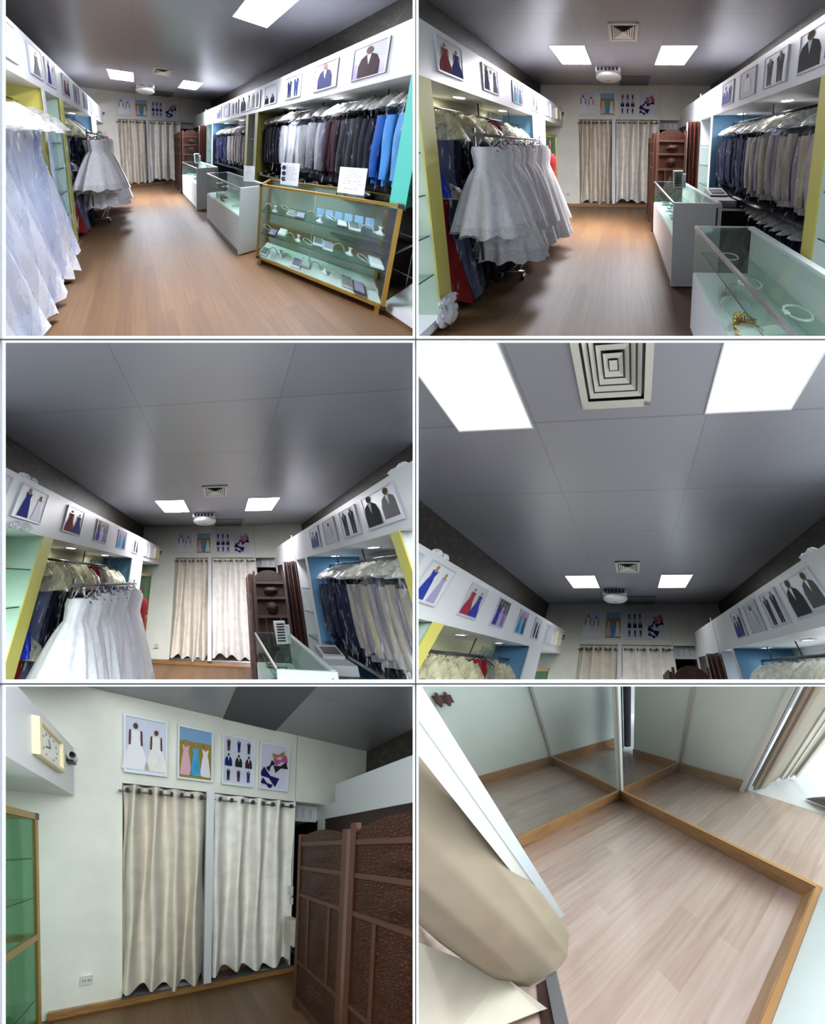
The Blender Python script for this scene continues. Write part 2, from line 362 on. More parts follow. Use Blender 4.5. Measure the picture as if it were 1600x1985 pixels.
struct(SHOP, 'trim_13', 'dark space below right bulkhead, with mirror reflection built behind wall', MB('black_brown').box(1.71, 1.74, -1.36, .7, 0, ZBR).box(1.2, 1.74, .7, .73, 0, zc).box(1.17, 1.2, .1, .73, 0, zc).box(1.2, 1.74, .1, .7, -.02, 0).box(1.17, 1.8, .1, .73, zc, zc + .03).use('fascia').box(1.2, 1.69, .12, .15, 2.1, zc).use('poster_glass_grey').box(1.3, 1.34, .112, .12, 2.15, 2.28).box(1.42, 1.46, .112, .12, 2.15, 2.28).box(1.55, 1.59, .112, .12, 2.15, 2.28))  # pale panel and grey strips stand in for the back mirror's reflections
struct(SHOP, 'trim_14', 'dark grey tile set in the ceiling', MB('grey_tile').box(.15, .855, -.62, -.005, HC - .012, HC - .001))
struct(SHOP, 'trim_15', 'small grey cable line along the right bulkhead', MB('cable').tube((XG - .012, -1.39, ZTR + .04), (XG - .012, -1.39, .9), .008, 6))

# ---- partitions of the niches
def board(label, x0, x1, y0, y1, z0, z1, m, m2=None, front=None, cells=SHOP):
    b = MB(m).box(x0, x1, y0, y1, z0, z1)
    inst(cells, 'niche_divider', label, 'divider', (x0, y0, z0), [('panel', b)] + ([('front_edge', MB(front[0]).box(*front[1]), front[2])] if front else []))
board('mint board with yellow edge at near end of left niche', XL, XF, -3.47, -3.4, 0, ZB, 'mint', front=('yellow_board', (XF, XF + .012, -3.48, -3.37, 0, ZB), 'yellow edging'))
board('yellow board beside the near bridal gowns', XL, XF - .002, -3.95, -3.91, 0, ZB, 'yellow_board', front=('white_paint', (XF, XF + .01, -3.96, -3.9, 0, ZB), 'white edging'))
board('blue board at the far end of left niche', XL, XF, -1.6, -1.57, 0, ZB, 'blue_board', front=('white_paint', (XF - .01, XF + .01, -1.62, -1.56, 0, ZB), 'white edging'))
board('white post between left niche and glass cabinet', XL, XF, -1.54, -1.11, 0, ZB, 'white_paint')
board('yellow board right of white post on right wall', XG, XR, -3.9, -3.86, 0, ZBR, 'yellow_board', front=('yellow_board', (XG - .012, XG, -3.92, -3.84, 0, ZBR), 'yellow edging'))
board('yellow board at near end of navy suit niche', XG, XR, -3.62, -3.57, 0, ZBR, 'white_paint', front=('yellow_board', (XG - .012, XG, -3.63, -3.55, 0, ZBR), 'yellow edging'))
board('light blue board beside the navy suits', XG, XR, -1.92, -1.88, 0, ZBR, 'blue_board', front=('white_paint', (XG - .012, XG, -1.92, -1.86, 0, ZBR), 'white edging'))
board('white board beside the carved screen', XG, XR, -1.42, -1.38, 0, ZBR, 'white_paint')
board('teal board at near end of long suit niche', XG, XR, -5.88, -5.83, 1.02, ZBR, 'teal_board', front=('teal_board', (XG - .012, XG, -5.9, -5.8, 1.02, ZBR), 'teal edging'))
# shelf units between the boards
def shelf_unit(label, x0, x1, y0, y1, ztop, back, zsh, cells=SHOP):
    parts = [('back_panel', MB(back).box(*((x0, x0 + .02) if x0 < 0 else (x1 - .02, x1)), y0, y1, 0, ztop)),
             ('base', MB('white_paint').box(x0, x1, y0, y1, .04, .12).use('wood_trim_dark').box(x0 + .01, x1 - .01, y0, y1, 0, .04))]
    for z in zsh: parts.append(('shelf', MB('green_glass').box(x0 + .03, x1 - .03, y0 + .005, y1 - .005, z, z + .01).use('base_dark').box(*((x1 - .035, x1 - .03) if x0 < 0 else (x0 + .025, x0 + .03)), y0 + .005, y1 - .005, z, z + .01)))
    inst(cells, 'shelf_unit', label, 'shelves', (x0, y0, 0), parts)
shelf_unit('pale mint shelf unit with glass shelves on left wall', XL, XF, -3.91, -3.46, ZB, 'mint', (.5, .85, 1.2, 1.55, 1.85))
shelf_unit('white shelf unit between the two suit niches', XG, XR, -3.86, -3.62, ZBR, 'white_paint', (.6, .95, 1.3, 1.65))
shelf_unit('white shelf unit next to the carved screen', XG, XR, -1.88, -1.42, ZBR, 'white_paint', (.62, .95, 1.3, 1.65))
shelf_unit('mint shelf unit beyond the teal board', XG, XR, -6.6, -5.88, ZBR, 'mint', (.45, .8, 1.15, 1.5))

# ---- ceiling lights, downlights, vents
def ceil_light(x0, x1, y0, y1, lab, cells=SHOP):
    z = HC
    fr = MB('white_paint').box(x0 - .008, x1 + .008, y0 - .008, y0, z - .008, z).box(x0 - .008, x1 + .008, y1, y1 + .008, z - .008, z).box(x0 - .008, x0, y0, y1, z - .008, z).box(x1, x1 + .008, y0, y1, z - .008, z)
    df = MB('lamp' if y0 > -3 else 'lamp_near').box(x0, x1, y0, y1, z - .006, z - .002)
    inst(cells, 'ceiling_light', lab, 'light', ((x0 + x1) / 2, (y0 + y1) / 2, z), [('frame', fr), ('diffuser', df)], group='square ceiling lights', strict=False)
ceil_light(-.914, -.367, -1.853, -1.207, 'square glowing ceiling light, back left')
ceil_light(.851, 1.404, -1.857, -1.197, 'square glowing ceiling light, back right')
ceil_light(-.92, -.37, -5.22, -4.57, 'square glowing ceiling light, near left', (1, 2, 4))
ceil_light(.85, 1.405, -5.0, -4.36, 'square glowing ceiling light, near right', (1,))
ceil_light(.85, 1.4, -5.26, -4.61, 'square glowing ceiling light, near right', (2, 4))
ceil_light(-.92, -.37, -7.6, -6.95, 'square glowing ceiling light, behind the near one', (1,))
def downlight(x, y, z, lab):
    ring = MB('white_paint').lathe((x, y, z), [(.05, -.004), (.07, -.012), (.075, 0)], 18)
    le = MB('downlight').lathe((x, y, z), [(.0, -.007), (.05, -.006)], 18)
    inst(SHOP, 'downlight', lab, 'light', (x, y, z), [('ring', ring), ('lens', le)])
for i, y in enumerate((-2.06, -2.81)): downlight(-1.58, y, ZB, 'round downlight over left niche, ' + ('rear one', 'near one')[i])
for i, y in enumerate((-2.09, -2.87)): downlight(2.02, y, ZBR, 'round downlight over navy and beige suits, ' + ('rear one', 'near one')[i])
for i, y in enumerate((-4.44, -5.11)): downlight(1.92, y, ZBR, 'round downlight over long suit niche, ' + ('rear one', 'near one')[i])
downlight(-1.6, -4.6, ZB, 'round downlight over the bridal gowns')
def vent(x, y, s, lab, cells):
    z = HC
    parts = [('frame', MB('grille').box(x - s, x + s, y - s, y - s * .8, z - .018, z).box(x - s, x + s, y + s * .8, y + s, z - .018, z).box(x - s, x - s * .8, y - s, y + s, z - .018, z).box(x + s * .8, x + s, y - s, y + s, z - .018, z)),
             ('backing', MB('black').box(x - s * .8, x + s * .8, y - s * .8, y + s * .8, z - .004, z - .001))]
    for k in range(4):
        a = s * (.72 - .16 * k); w = s * .055
        m = MB('grille')
        for sx, sy in ((1, 0), (-1, 0), (0, 1), (0, -1)):
            if sx: m.quad((x + sx * a, y - a, z - .02), (x + sx * a, y + a, z - .02), (x + sx * (a - 2 * w), y + a - 2 * w, z - .006), (x + sx * (a - 2 * w), y - a + 2 * w, z - .006))
            else: m.quad((x - a, y + sy * a, z - .02), (x + a, y + sy * a, z - .02), (x + a - 2 * w, y + sy * (a - 2 * w), z - .006), (x - a + 2 * w, y + sy * (a - 2 * w), z - .006))
        parts.append(('louvre', m))
    parts.append(('centre_plate', MB('grille').box(x - s * .1, x + s * .1, y - s * .1, y + s * .1, z - .02, z - .008)))
    inst(cells, 'ceiling_vent', lab, 'vent', (x, y, z), parts)
vent(.25, -2.2, .2, 'square louvred air vent in the ceiling, nearer the back', (1, 2, 3, 4))
vent(.25, -4.9, .225, 'large square louvred air vent between two bright lights', (4,))
# ceiling cassette with a round fan
cx, cy = -.06, -.85
tk = MB('white_paint').obox((cx, cy, HC - .02), (.25, 0, 0), (0, .25, 0), (0, 0, .02))
fins = MB('black')
for i in range(6): fins.box(cx - .21 + i * .075, cx - .21 + i * .075 + .035, cy - .262, cy - .245, HC - .075, HC - .015)
body = MB('white_paint').lathe((cx, cy, HC), [(.2, -.04), (.265, -.1), (.27, -.13), (.22, -.165), (.12, -.185), (.0, -.19)], 28)
body.box(cx - .25, cx + .25, cy - .24, cy + .25, HC - .08, HC - .04)
inst((1, 2, 3, 4), 'ceiling_air_unit', 'white round ceiling air unit with dark slots', 'air unit', (cx, cy, HC), [('plate', tk), ('body', body), ('slots', fins), ('centre_cap', MB('light_grey').lathe((cx, cy, HC - .155), [(.06, -.032), (.0, -.04)], 14))])

# ---- pictures
def figure(mb, mp, cx_, v0, h, style, c1, skin='skin', c2='white_cloth'):
    def P_(pts, m, e): mb.use(m).poly([mp(cx_ + u * h, v0 + v * h, e) for u, v in pts])
    hd = [(.05 * cos(t * pi / 4), .9 + .065 * sin(t * pi / 4)) for t in range(8)]
    if style == 'gown':
        P_([(-.28, 0), (.28, 0), (.2, .3), (.075, .62), (.1, .8), (-.1, .8), (-.075, .62), (-.2, .3)], c1, .003)
        P_([(-.14, .5), (-.1, .5), (-.09, .82), (-.13, .8)], skin, .0035); P_([(.1, .5), (.14, .5), (.13, .8), (.09, .82)], skin, .0035)
    elif style == 'dress':
        P_([(-.17, 0), (.17, 0), (.1, .5), (.07, .62), (.1, .8), (-.1, .8), (-.07, .62), (-.1, .5)], c1, .003)
        P_([(-.06, .76), (.06, .76), (.03, .88), (-.03, .88)], skin, .0035)
    elif style == 'man':
        P_([(-.1, 0), (-.02, 0), (0, .42), (.02, 0), (.1, 0), (.12, .5), (.15, .8), (.05, .86), (-.05, .86), (-.15, .8), (-.12, .5)], c1, .003)
        P_([(-.025, .84), (.025, .84), (0, .66)], c2, .0035)
    else:  # bust
        P_([(-.3, 0), (.3, 0), (.3, .4), (.22, .64), (.07, .74), (-.07, .74), (-.22, .64), (-.3, .4)], c1, .003)
        P_([(-.06, .72), (.06, .72), (0, .38)], c2, .0035); hd = [(.1 * cos(t * pi / 4), .86 + .12 * sin(t * pi / 4)) for t in range(8)]
    P_(hd, 'skin_dark' if style == 'bust' or skin == 'skin_dark' else skin, .004)
def picture(cells, lab, mp, w, h, bg, figs, frame='poster_frame', fw=.02):
    # mp(u, v, e): u across, v up (0..h), e out of the wall
    def slab(mb, u0, u1, v0, v1, e0, e1):
        p = [mp(u, v, e) for e in (e0, e1) for v in (v0, v1) for u in (u0, u1)]
        return mb.add(p, [(0, 1, 3, 2), (4, 6, 7, 5), (0, 4, 5, 1), (2, 3, 7, 6), (0, 2, 6, 4), (1, 5, 7, 3)])
    fr = MB(frame)
    slab(fr, -w / 2, w / 2, 0, fw, .002, .018); slab(fr, -w / 2, w / 2, h - fw, h, .002, .018); slab(fr, -w / 2, -w / 2 + fw, fw, h - fw, .002, .018); slab(fr, w / 2 - fw, w / 2, fw, h - fw, .002, .018)
    pr_ = MB(bg[0]); e = .012
    n = len(bg); hh = (h - 2 * fw) / n
    for i, b_ in enumerate(bg):
        pr_.use(b_).add([mp(-w / 2 + fw, fw + hh * i, e), mp(w / 2 - fw, fw + hh * i, e), mp(w / 2 - fw, fw + hh * (i + 1), e), mp(-w / 2 + fw, fw + hh * (i + 1), e)], [(0, 1, 2, 3)])
    for f_ in figs: figure(pr_, lambda u, v, q: mp(u, v, e + q), f_[0], fw + f_[1], f_[2], *f_[3:])
    inst(cells, 'framed_picture', lab, 'picture', mp(0, 0, 0), [('frame', fr), ('print', pr_)])
def mp_back(x, z): return lambda u, v, e: (x + u, -e, z + v)
def mp_left(y, z): return lambda u, v, e: (XF + e, y + u, z + v)
def mp_right(y, z): return lambda u, v, e: (XG - e, y - u, z + v)
z0, z1 = 2.438, 3.012; hp = z1 - z0
picture(SHOP, 'framed picture of two brides, leftmost above the curtains', mp_back(-.685, z0), .424, hp, ['pale_print'], [(-.1, .02, .48, 'gown', 'white_cloth', 'skin_dark'), (.1, .02, .44, 'gown', 'lace_ivory', 'skin_dark')])
picture(SHOP, 'framed picture of three bridesmaids, second above curtains', mp_back(-.165, z0), .4, hp, ['field_print', 'field_print', 'field_print', 'sky_print'], [(-.11, .03, .4, 'dress', 'pink_print'), (.0, .03, .38, 'dress', 'cloth#4fa8d8'), (.11, .03, .38, 'dress', 'lace_pink')])
picture(SHOP, 'framed picture of nine dark suits, third above curtains', mp_back(.355, z0), .42, hp, ['pale_print'], [(-.13 + .13 * i, .03 + .17 * j, .15, 'bust' if j == 1 else 'man', ('dark_cloth', 'cloth#1d2c66', 'brown_suit')[(i * 2 + j) % 3]) for i in range(3) for j in range(3)])
# bow ties picture
bt = mp_back(.85, z0)
def bows():
    pr_ = MB('sky_print'); e = .012; w = .43; fw = .02
    def slab(mb, u0, u1, v0, v1, e0, e1):
        p = [bt(u, v, q) for q in (e0, e1) for v in (v0, v1) for u in (u0, u1)]
        return mb.add(p, [(0, 1, 3, 2), (4, 6, 7, 5), (0, 4, 5, 1), (2, 3, 7, 6), (0, 2, 6, 4), (1, 5, 7, 3)])
    fr = MB('poster_frame'); slab(fr, -w / 2, w / 2, 0, fw, .002, .018); slab(fr, -w / 2, w / 2, hp - fw, hp, .002, .018); slab(fr, -w / 2, -w / 2 + fw, fw, hp - fw, .002, .018); slab(fr, w / 2 - fw, w / 2, fw, hp - fw, .002, .018)
    pr_.use('pale_print').poly([bt(-w / 2 + fw, fw, e), bt(w / 2 - fw, fw, e), bt(w / 2 - fw, hp - fw, e), bt(-w / 2 + fw, hp - fw, e)])
    for cu, cv, s, a, m in ((-.07, .16, .13, -.5, 'cloth#241a5e'), (-.06, .3, .07, .9, 'dark_cloth'), (.09, .3, .1, .35, 'dark_cloth'), (.09, .38, .1, .35, 'cloth#d05a9a'), (.06, .44, .09, .3, 'skin'), (-.11, .07, .08, -.5, 'cloth#241a5e')):
        pts = [(-1, -.5), (0, -.14), (1, -.5), (1, .5), (0, .14), (-1, .5)]
        pr_.use(m).poly([bt(cu + s * (u * cos(a) - v * sin(a)), cv + s * (u * sin(a) + v * cos(a)), e + .002 + .0008 * abs(cu * 10 + cv)) for u, v in pts])
    inst(SHOP, 'framed_picture', 'framed picture of bow ties, rightmost above the curtains', 'picture', bt(0, 0, 0), [('frame', fr), ('print', pr_)])
bows()
LP = [(-4.47, 'lilac dress', [(0, .01, .24, 'dress', 'purple_print')], ['pale_print']), (-4.02, 'gowned woman', [(0, .01, .24, 'gown', 'grey')], ['poster_glass_grey']),
      (-3.68, 'two women in blue and lilac dresses', [(-.05, .01, .27, 'dress', 'cloth#2c3fa0'), (.06, .01, .24, 'dress', 'purple_print')], ['white_paint']),
      (-3.17, 'red gown beside blue gown', [(-.055, .01, .25, 'gown', 'cloth#a02a3c'), (.06, .01, .24, 'gown', 'cloth#2636a0')], ['poster_glass_grey']),
      (-2.65, 'group in purple and lilac gowns', [(-.07, .01, .27, 'dress', 'cloth#2c2c90'), (0, .01, .25, 'dress', 'purple_print'), (.065, .01, .25, 'dress', 'cloth#8a78b0')], ['purple_print', 'dark_grey']),
      (-2.09, 'three women in teal dresses', [(-.07, .01, .25, 'dress', 'cloth#2c7aa0'), (0, .01, .26, 'dress', 'cloth#49b4d0'), (.065, .01, .25, 'dress', 'cloth#1d2c66')], ['purple_print']),
      (-1.55, 'couple in dark formal wear', [(-.05, .01, .26, 'man', 'dark_cloth'), (.055, .01, .25, 'dress', 'dark_cloth')], ['pale_print']),
      (-1.0, 'woman in pale gown', [(0, .01, .25, 'dress', 'curtain_cream')], ['poster_glass_grey'])]
for i, (y, t, fg, bg) in enumerate(LP):
    picture((1, 2, 3, 4), 'small picture of %s, left bulkhead' % t, mp_left(y, 2.25), .26, .3, bg, fg, 'poster_glass_grey', .01)
picture((2, 3, 4), 'small pale picture nearest the clock, left bulkhead', mp_left(-.72, 2.25), .2, .28, ['pale_print'], [(0, .01, .24, 'dress', 'white_cloth')], 'poster_glass_grey', .01)
RP = [(-2.32, 'two men in blue suits', [(-.05, .01, .24, 'bust', 'cloth#2c3c90'), (.06, .01, .24, 'man', 'cloth#1d2450')], ['pale_print']),
      (-2.72, 'pale portrait of a man', [(0, .05, .2, 'bust', 'light_grey')], ['poster_glass_grey']),
      (-3.11, 'two men standing in black suits', [(-.06, .01, .26, 'man', 'dark_cloth'), (.06, .01, .27, 'man', 'dark_cloth')], ['pale_print']),
      (-3.53, 'two men in black dinner jackets', [(-.09, .01, .28, 'bust', 'dark_cloth'), (.1, .03, .25, 'bust', 'dark_grey')], ['poster_glass_grey'])]
for y, t, fg, bg in RP:
    picture((1, 2, 3, 4), 'small picture of %s, right bulkhead' % t, mp_right(y, 2.2), .36 if 'dinner' in t else .27, .3, bg, fg, 'poster_glass_grey', .01)
for y, t, fg, bg in [(-3.82, 'two pale figures', [(-.05, .01, .26, 'man', 'light_grey'), (.06, .01, .26, 'man', 'light_grey')], ['pale_print']),
      (-4.2, 'dark suits under a white glare', [(-.07, .01, .14, 'bust', 'dark_cloth'), (.06, .01, .14, 'bust', 'cloth#1d2450')], ['pale_print']),  # glare drawn as a blank pale upper half of the print
      (-4.64, 'two men in navy suits', [(-.05, .01, .26, 'man', 'cloth#1d2450'), (.06, .01, .27, 'man', 'cloth#26365c')], ['pale_print']),
      (-5.09, 'man in navy suit with bow tie', [(0, .01, .27, 'bust', 'cloth#161c48')], ['purple_print']),
      (-5.5, 'maroon suit jacket', [(0, -.0, .27, 'bust', 'cloth#3a1c22')], ['purple_print', 'light_grey'])]:
    picture((1,), 'small picture of %s, right bulkhead' % t, mp_right(y, 2.2), .27, .3, bg, fg, 'poster_glass_grey', .01)

# clock, camera, socket
ck = mp_left(-.375, 2.28)
def slabm(mb, mp, u0, u1, v0, v1, e0, e1):
    p = [mp(u, v, e) for e in (e0, e1) for v in (v0, v1) for u in (u0, u1)]
    return mb.add(p, [(0, 1, 3, 2), (4, 6, 7, 5), (0, 4, 5, 1), (2, 3, 7, 6), (0, 2, 6, 4), (1, 5, 7, 3)])
rim = MB('clock_rim'); w = .14
slabm(rim, ck, -w, w, -.005, .02, 0, .045); slabm(rim, ck, -w, w, .215, .24, 0, .045); slabm(rim, ck, -w, -w + .025, .02, .215, 0, .045); slabm(rim, ck, w - .025, w, .02, .215, 0, .045)
face = slabm(MB('clock_face'), ck, -w + .02, w - .02, .015, .22, 0, .02)
hands = MB('black'); hands.add([ck(0, .115, .024), ck(-.05, .1, .024), ck(-.05, .093, .024), ck(0, .105, .024)], [(0, 1, 2, 3)]).add([ck(-.004, .11, .026), ck(.004, .11, .026), ck(-.018, .165, .026), ck(-.024, .16, .026)], [(0, 1, 2, 3)])
ticks = MB('grey')
for t in range(12): a = t * pi / 6; slabm(ticks, ck, .08 * cos(a) - .005, .08 * cos(a) + .005, .115 + .08 * sin(a) - .006, .115 + .08 * sin(a) + .006, .02, .022)
inst((2, 3, 4, 5), 'wall_clock', 'square cream wall clock on the left bulkhead', 'clock', ck(0, 0, 0), [('rim', rim), ('face', face, None, [('hour_marks', ticks)]), ('hands', hands)])
cam_b = MB('white_paint').lathe((-1.3, -.1, 2.47), [(0, .045), (.03, .04), (.045, 0), (.035, -.03), (0, -.04)], 14)
inst(SHOP, 'security_camera', 'small white security camera on bulkhead end', 'camera', (-1.3, -.1, 2.47), [('body', cam_b), ('lens', MB('black').tube((-1.29, -.12, 2.475), (-1.265, -.165, 2.47), .022, 12)), ('mount', MB('dark_grey').box(-1.33, -1.28, -.13, -.07, 2.42, 2.44))])
inst(SHOP, 'wall_socket', 'pale double wall socket low beside the curtain', 'socket', (-1.24, 0, .34), [('plate', MB('grey_panel').box(-1.29, -1.19, -.012, 0, .3, .38)), ('slots', MB('dark_grey').box(-1.27, -1.265, -.014, -.012, .33, .35).box(-1.25, -1.245, -.014, -.012, .33, .35).box(-1.225, -1.22, -.014, -.012, .33, .35).box(-1.21, -1.205, -.014, -.012, .33, .35))])

# ---- curtains
def curtain(lab, x0, x1, m, folds, seed, zlow):
    rnd = random.Random(seed); ph = rnd.random() * 6; n = 84
    def fn(u, v):
        z = 2.315 - v * (2.315 - zlow - .03 * sin(u * folds * 2 * pi + ph) - .03 * sin(u * 7))
        sp = 1 + .1 * v * (1 if x0 > 0 else 1.0)
        x = x0 + (x1 - x0) * u + (-.05 * v * v * (1 - u) if x0 < -.5 else 0) + .012 * sin(v * 9 + u * 20)
        y = -.005 + (.024 + .012 * v) * sin(u * folds * 2 * pi + ph) + .008 * sin(u * 31 + v * 3)
        return (x, y, z)
    cl = MB(m).grid(fn, n, 26)
    rings = MB('dark_grey')
    for i in range(folds * 2):
        x = x0 + (x1 - x0) * (i + .5) / (folds * 2)
        rings.tube((x - .014, -.04, 2.25), (x + .014, -.04, 2.25), .026, 10)
    rod = MB('grey').tube((x0 - .03, -.01, 2.25), (x1 + .03, -.01, 2.25), .011, 8)
    inst(SHOP, 'curtain', lab, 'curtain', (x0, 0, zlow), [('cloth', cl), ('grommets', rings), ('rod', rod)])
curtain('cream curtain with grey folds, left opening of back wall', -.912, -.045, 'curtain_cream', 4, 3, .13)
curtain('white curtain with daylight painted in, right opening of back wall', .055, 1.165, 'curtain_sheer', 4, 5, .17)  # daylight behind this curtain is put into its lighter colour

# ---- hanging clothes
def gown_mb(mats, x, y, zt, zb, wx, wy, seed, neck=.05, folds=9, lean=0, flare=1.3, amp=.18):
    rnd = random.Random(seed); ph = rnd.random() * 6; ph2 = rnd.random() * 6; NU = 48 if seed >= 700 else 30
    def prof(v):
        if v < .06: return .25 + v / .06 * .25
        if v < .28: return .5 - (v - .06) / .22 * .12
        return .38 + ((v - .28) / .72) ** (1 / flare) * .62
    def fn(u, v):
        a = u * 2 * pi; r = prof(v); k = 1 + amp * v * sin(folds * a + ph + 2 * v) + .06 * sin(3 * a + ph2)
        z = zt - (zt - zb) * v
        if v > .97: z += .02 * sin(folds * a * 1.0 + ph2) * (zt - zb)
        return (x + wx * r * k * cos(a) + lean * v * v, y + wy * (.35 + .65 * r) * k * sin(a), z)
    m = MB(mats[0]).grid(fn, NU, 16, True)
    if len(mats) > 1:
        for i in range(len(m.f)):
            if i // NU >= 14: m.m[i] = mats[1]
    return m
def hanger(x, y, z, w=.2):
    return MB('dark_grey').path([(x - w, y, z - .09), (x, y, z), (x + w, y, z - .09)], .006, 5).path([(x, y, z), (x, y, z + .05), (x + .02, y, z + .08), (x - .005, y, z + .095)], .003, 4)
def cover_mb(x, y, zt, zb, wx, wy, seed, top='plastic_top', body='plastic', topn=3):
    rnd = random.Random(seed); ph = rnd.random() * 6
    def fn(u, v):
        a = u * 2 * pi; r = .3 + .7 * min(1, v / .14) ** .6; k = 1 + .1 * sin(5 * a + ph + 7 * v) + .05 * sin(11 * a - 9 * v)
        return (x + wx * r * k * cos(a), y + wy * r * k * sin(a), zt - (zt - zb) * v + .01 * sin(4 * a + ph))
    m = MB(body).grid(fn, 20, 14, True)
    for i in range(len(m.f)):
        if i // 20 < topn: m.m[i] = top
    return m
def jacket(cells, lab, x, y, zt, length, m, seed, wx=.22, wy=.035, cover=True, group=None, side=-1, top='plastic_top'):
    rnd = random.Random(seed); ph = rnd.random() * 6
    def body(u, v):
        a = u * 2 * pi; r = min(1, .35 + v * 6) if v < .11 else 1 - .08 * sin((v - .1) * 3)
        k = 1 + .05 * sin(6 * a + ph) * v
        return (x + wx * r * k * abs(cos(a)) ** .8 * (1 if cos(a) > 0 else -1), y + wy * r * k * sin(a) * (.7 + .3 * v), zt - .02 - length * v + (.09 * (abs(cos(a)) * (1 if v < .12 else 0)) * -1))
    parts = [('body', MB(m).grid(body, 18, 9, True))]
    for s in (side, -side):
        sx = x + s * (wx * .9)
        def slv(u, v, s=s, sx=sx):
            a = u * 2 * pi; rr = .05 - .014 * v
            return (sx + rr * .9 * cos(a) + s * .025 * sin(v * 2.6), y + min(wy * 1.15, rr * .8) * sin(a) + .006 * sin(6 * v + ph), zt - .11 - length * .8 * v - .02 * (1 - (1 if v > .05 else 0)))
        parts.append(('sleeve', MB(m).grid(slv, 10, 8, True)))
    parts.append(('hanger', hanger(x, y, zt + .02, wx * .85)))
    if cover: parts.append(('plastic_cover', cover_mb(x, y, zt + .09, zt - length - .08, wx * 1.3, wy * 1.6, seed, top, topn=2), 'clear plastic cover'))
    inst(cells, 'jacket', lab, 'jacket', (x, y, zt - length), parts, group=group)
rnd = random.Random(7)
# long suit niche on the right (upper left view)
YA = [(-3.98, '#0f1014', 'black'), (-4.05, '#0c0d12', 'black'), (-4.12, '#101319', 'black'), (-4.19, '#15171c', 'charcoal'), (-4.26, '#0e1015', 'black'), (-4.33, '#141828', 'navy'),
      (-4.4, '#dcdee6', 'white'), (-4.47, '#e4e6ec', 'white'), (-4.54, '#e6e8ee', 'white'), (-4.61, '#dcdfe6', 'white'), (-4.68, '#bcbec0', 'pale grey'), (-4.75, '#8a8b8a', 'grey'),
      (-4.82, '#77797c', 'grey'), (-4.88, '#7d7f84', 'grey'), (-4.94, '#6c6e74', 'grey'), (-5.0, '#85868a', 'grey'), (-5.06, '#5f6066', 'grey'), (-5.12, '#2c1218', 'maroon'), (-5.17, '#38141b', 'maroon'),
      (-5.22, '#261015', 'maroon'), (-5.28, '#222428', 'charcoal'), (-5.33, '#1c1e22', 'charcoal'), (-5.38, '#26282b', 'charcoal'), (-5.43, '#17191e', 'charcoal'), (-5.48, '#0d0f1c', 'navy'), (-5.53, '#0b0e1c', 'navy'),
      (-5.6, '#1f58a8', 'blue'), (-5.68, '#4c90d0', 'light blue'), (-5.76, '#5e9ad0', 'light blue')]
for i, (y, c_, nm) in enumerate(YA):
    jacket((1,), '%s jacket, %s from back in long suit niche' % (nm, ORD[i]), 2.02 + rnd.uniform(-.02, .02), y, 1.97 + rnd.uniform(-.015, .015), .78, 'cloth' + c_, 100 + i, group='jackets in long suit niche', cover=(i % 2 == 0 or i > 16), wy=.032)
# navy and beige suits
YB = [(-1.98 - .062 * i, '#%02x%02x%02x' % (13 + 5 * (i % 3), 18 + 6 * (i % 3), 38 + 10 * (i % 4)), 'navy') for i in range(12)] + [(-2.72 - .075 * i, '#%02x%02x%02x' % (206 - 12 * (i % 3), 192 - 12 * (i % 3), 174 - 12 * (i % 2)), 'beige') for i in range(11)]
for i, (y, c_, nm) in enumerate(YB):
    jacket((1, 2, 3, 4), '%s jacket in cover, %s from back on right rail' % (nm, ORD[i]), 2.0 + rnd.uniform(-.02, .02), y, 1.86 + rnd.uniform(-.02, .02), .78, 'cloth' + c_, 200 + i, group='jackets on right rail', wy=.036)
for (y0, y1, x, z, lab, cells) in ((-3.5, -1.93, 2.0, 2.0, 'dark rail carrying navy and beige jackets', SHOP), (-5.82, -3.92, 2.02, 2.06, 'dark rail of the long suit niche', (1,)), (-3.42, -1.61, -1.6, 1.99, 'dark rail of the left dress niche', SHOP), (-5.9, -3.97, -1.58, 2.02, 'dark rail above the bridal gowns', (1,))):
    parts = [('rod', MB('black').tube((x, y0, z), (x, y1, z), .014, 8))]
    for t in (.15, .5, .85):
        yy = y0 + (y1 - y0) * t; parts.append(('bracket', MB('dark_grey').tube((x, yy, z), (x, yy, 2.128 if x > 0 else 2.157), .008, 6)))
    inst(cells, 'clothes_rail', lab, 'rail', (x, y0, z), parts)
# ledge and lower row in right niches
inst((1, 2, 3), 'niche_shelf', 'dark glass ledge under the navy and beige jackets', 'shelf', (1.7, -3.5, .98), [(None, MB('dark_ledge').box(1.72, XR, -3.5, -1.93, .97, 1.0))])
inst((1,), 'niche_shelf', 'dark shelf below the long row of jackets', 'shelf', (1.7, -5.8, .9), [(None, MB('dark_ledge').box(1.72, XR, -5.82, -3.92, .98, 1.01).box(1.72, XR, -5.82, -3.92, .5, .53))])
inst(SHOP, 'backing_panel', 'dark backing behind lower row of right niche', 'panel', (2.3, -3.5, 0), [(None, MB('black').box(2.28, 2.3, -3.5, -1.93, 0, .96))])
inst((1,), 'backing_panel', 'dark backing below the long row of jackets', 'panel', (2.3, -5.8, 0), [(None, MB('black').box(2.3, 2.32, -5.82, -3.92, 0, 1.15))])
for i in range(15):
    y = -2.1 - i * .088
    m = cover_mb(1.95, y, .88, .35, .2, .03, 300 + i, 'plastic_top', 'plastic', 2)
    inst((2,), 'shirt', 'folded dark shirt in clear cover, %s from back below ledge' % ORD[i], 'shirt', (1.95, y, .35), [('body', gown_mb(['cloth#1c2030'], 1.95, y, .84, .4, .17, .025, 320 + i, amp=.05)), ('plastic_cover', m)], group='covered shirts below ledge')
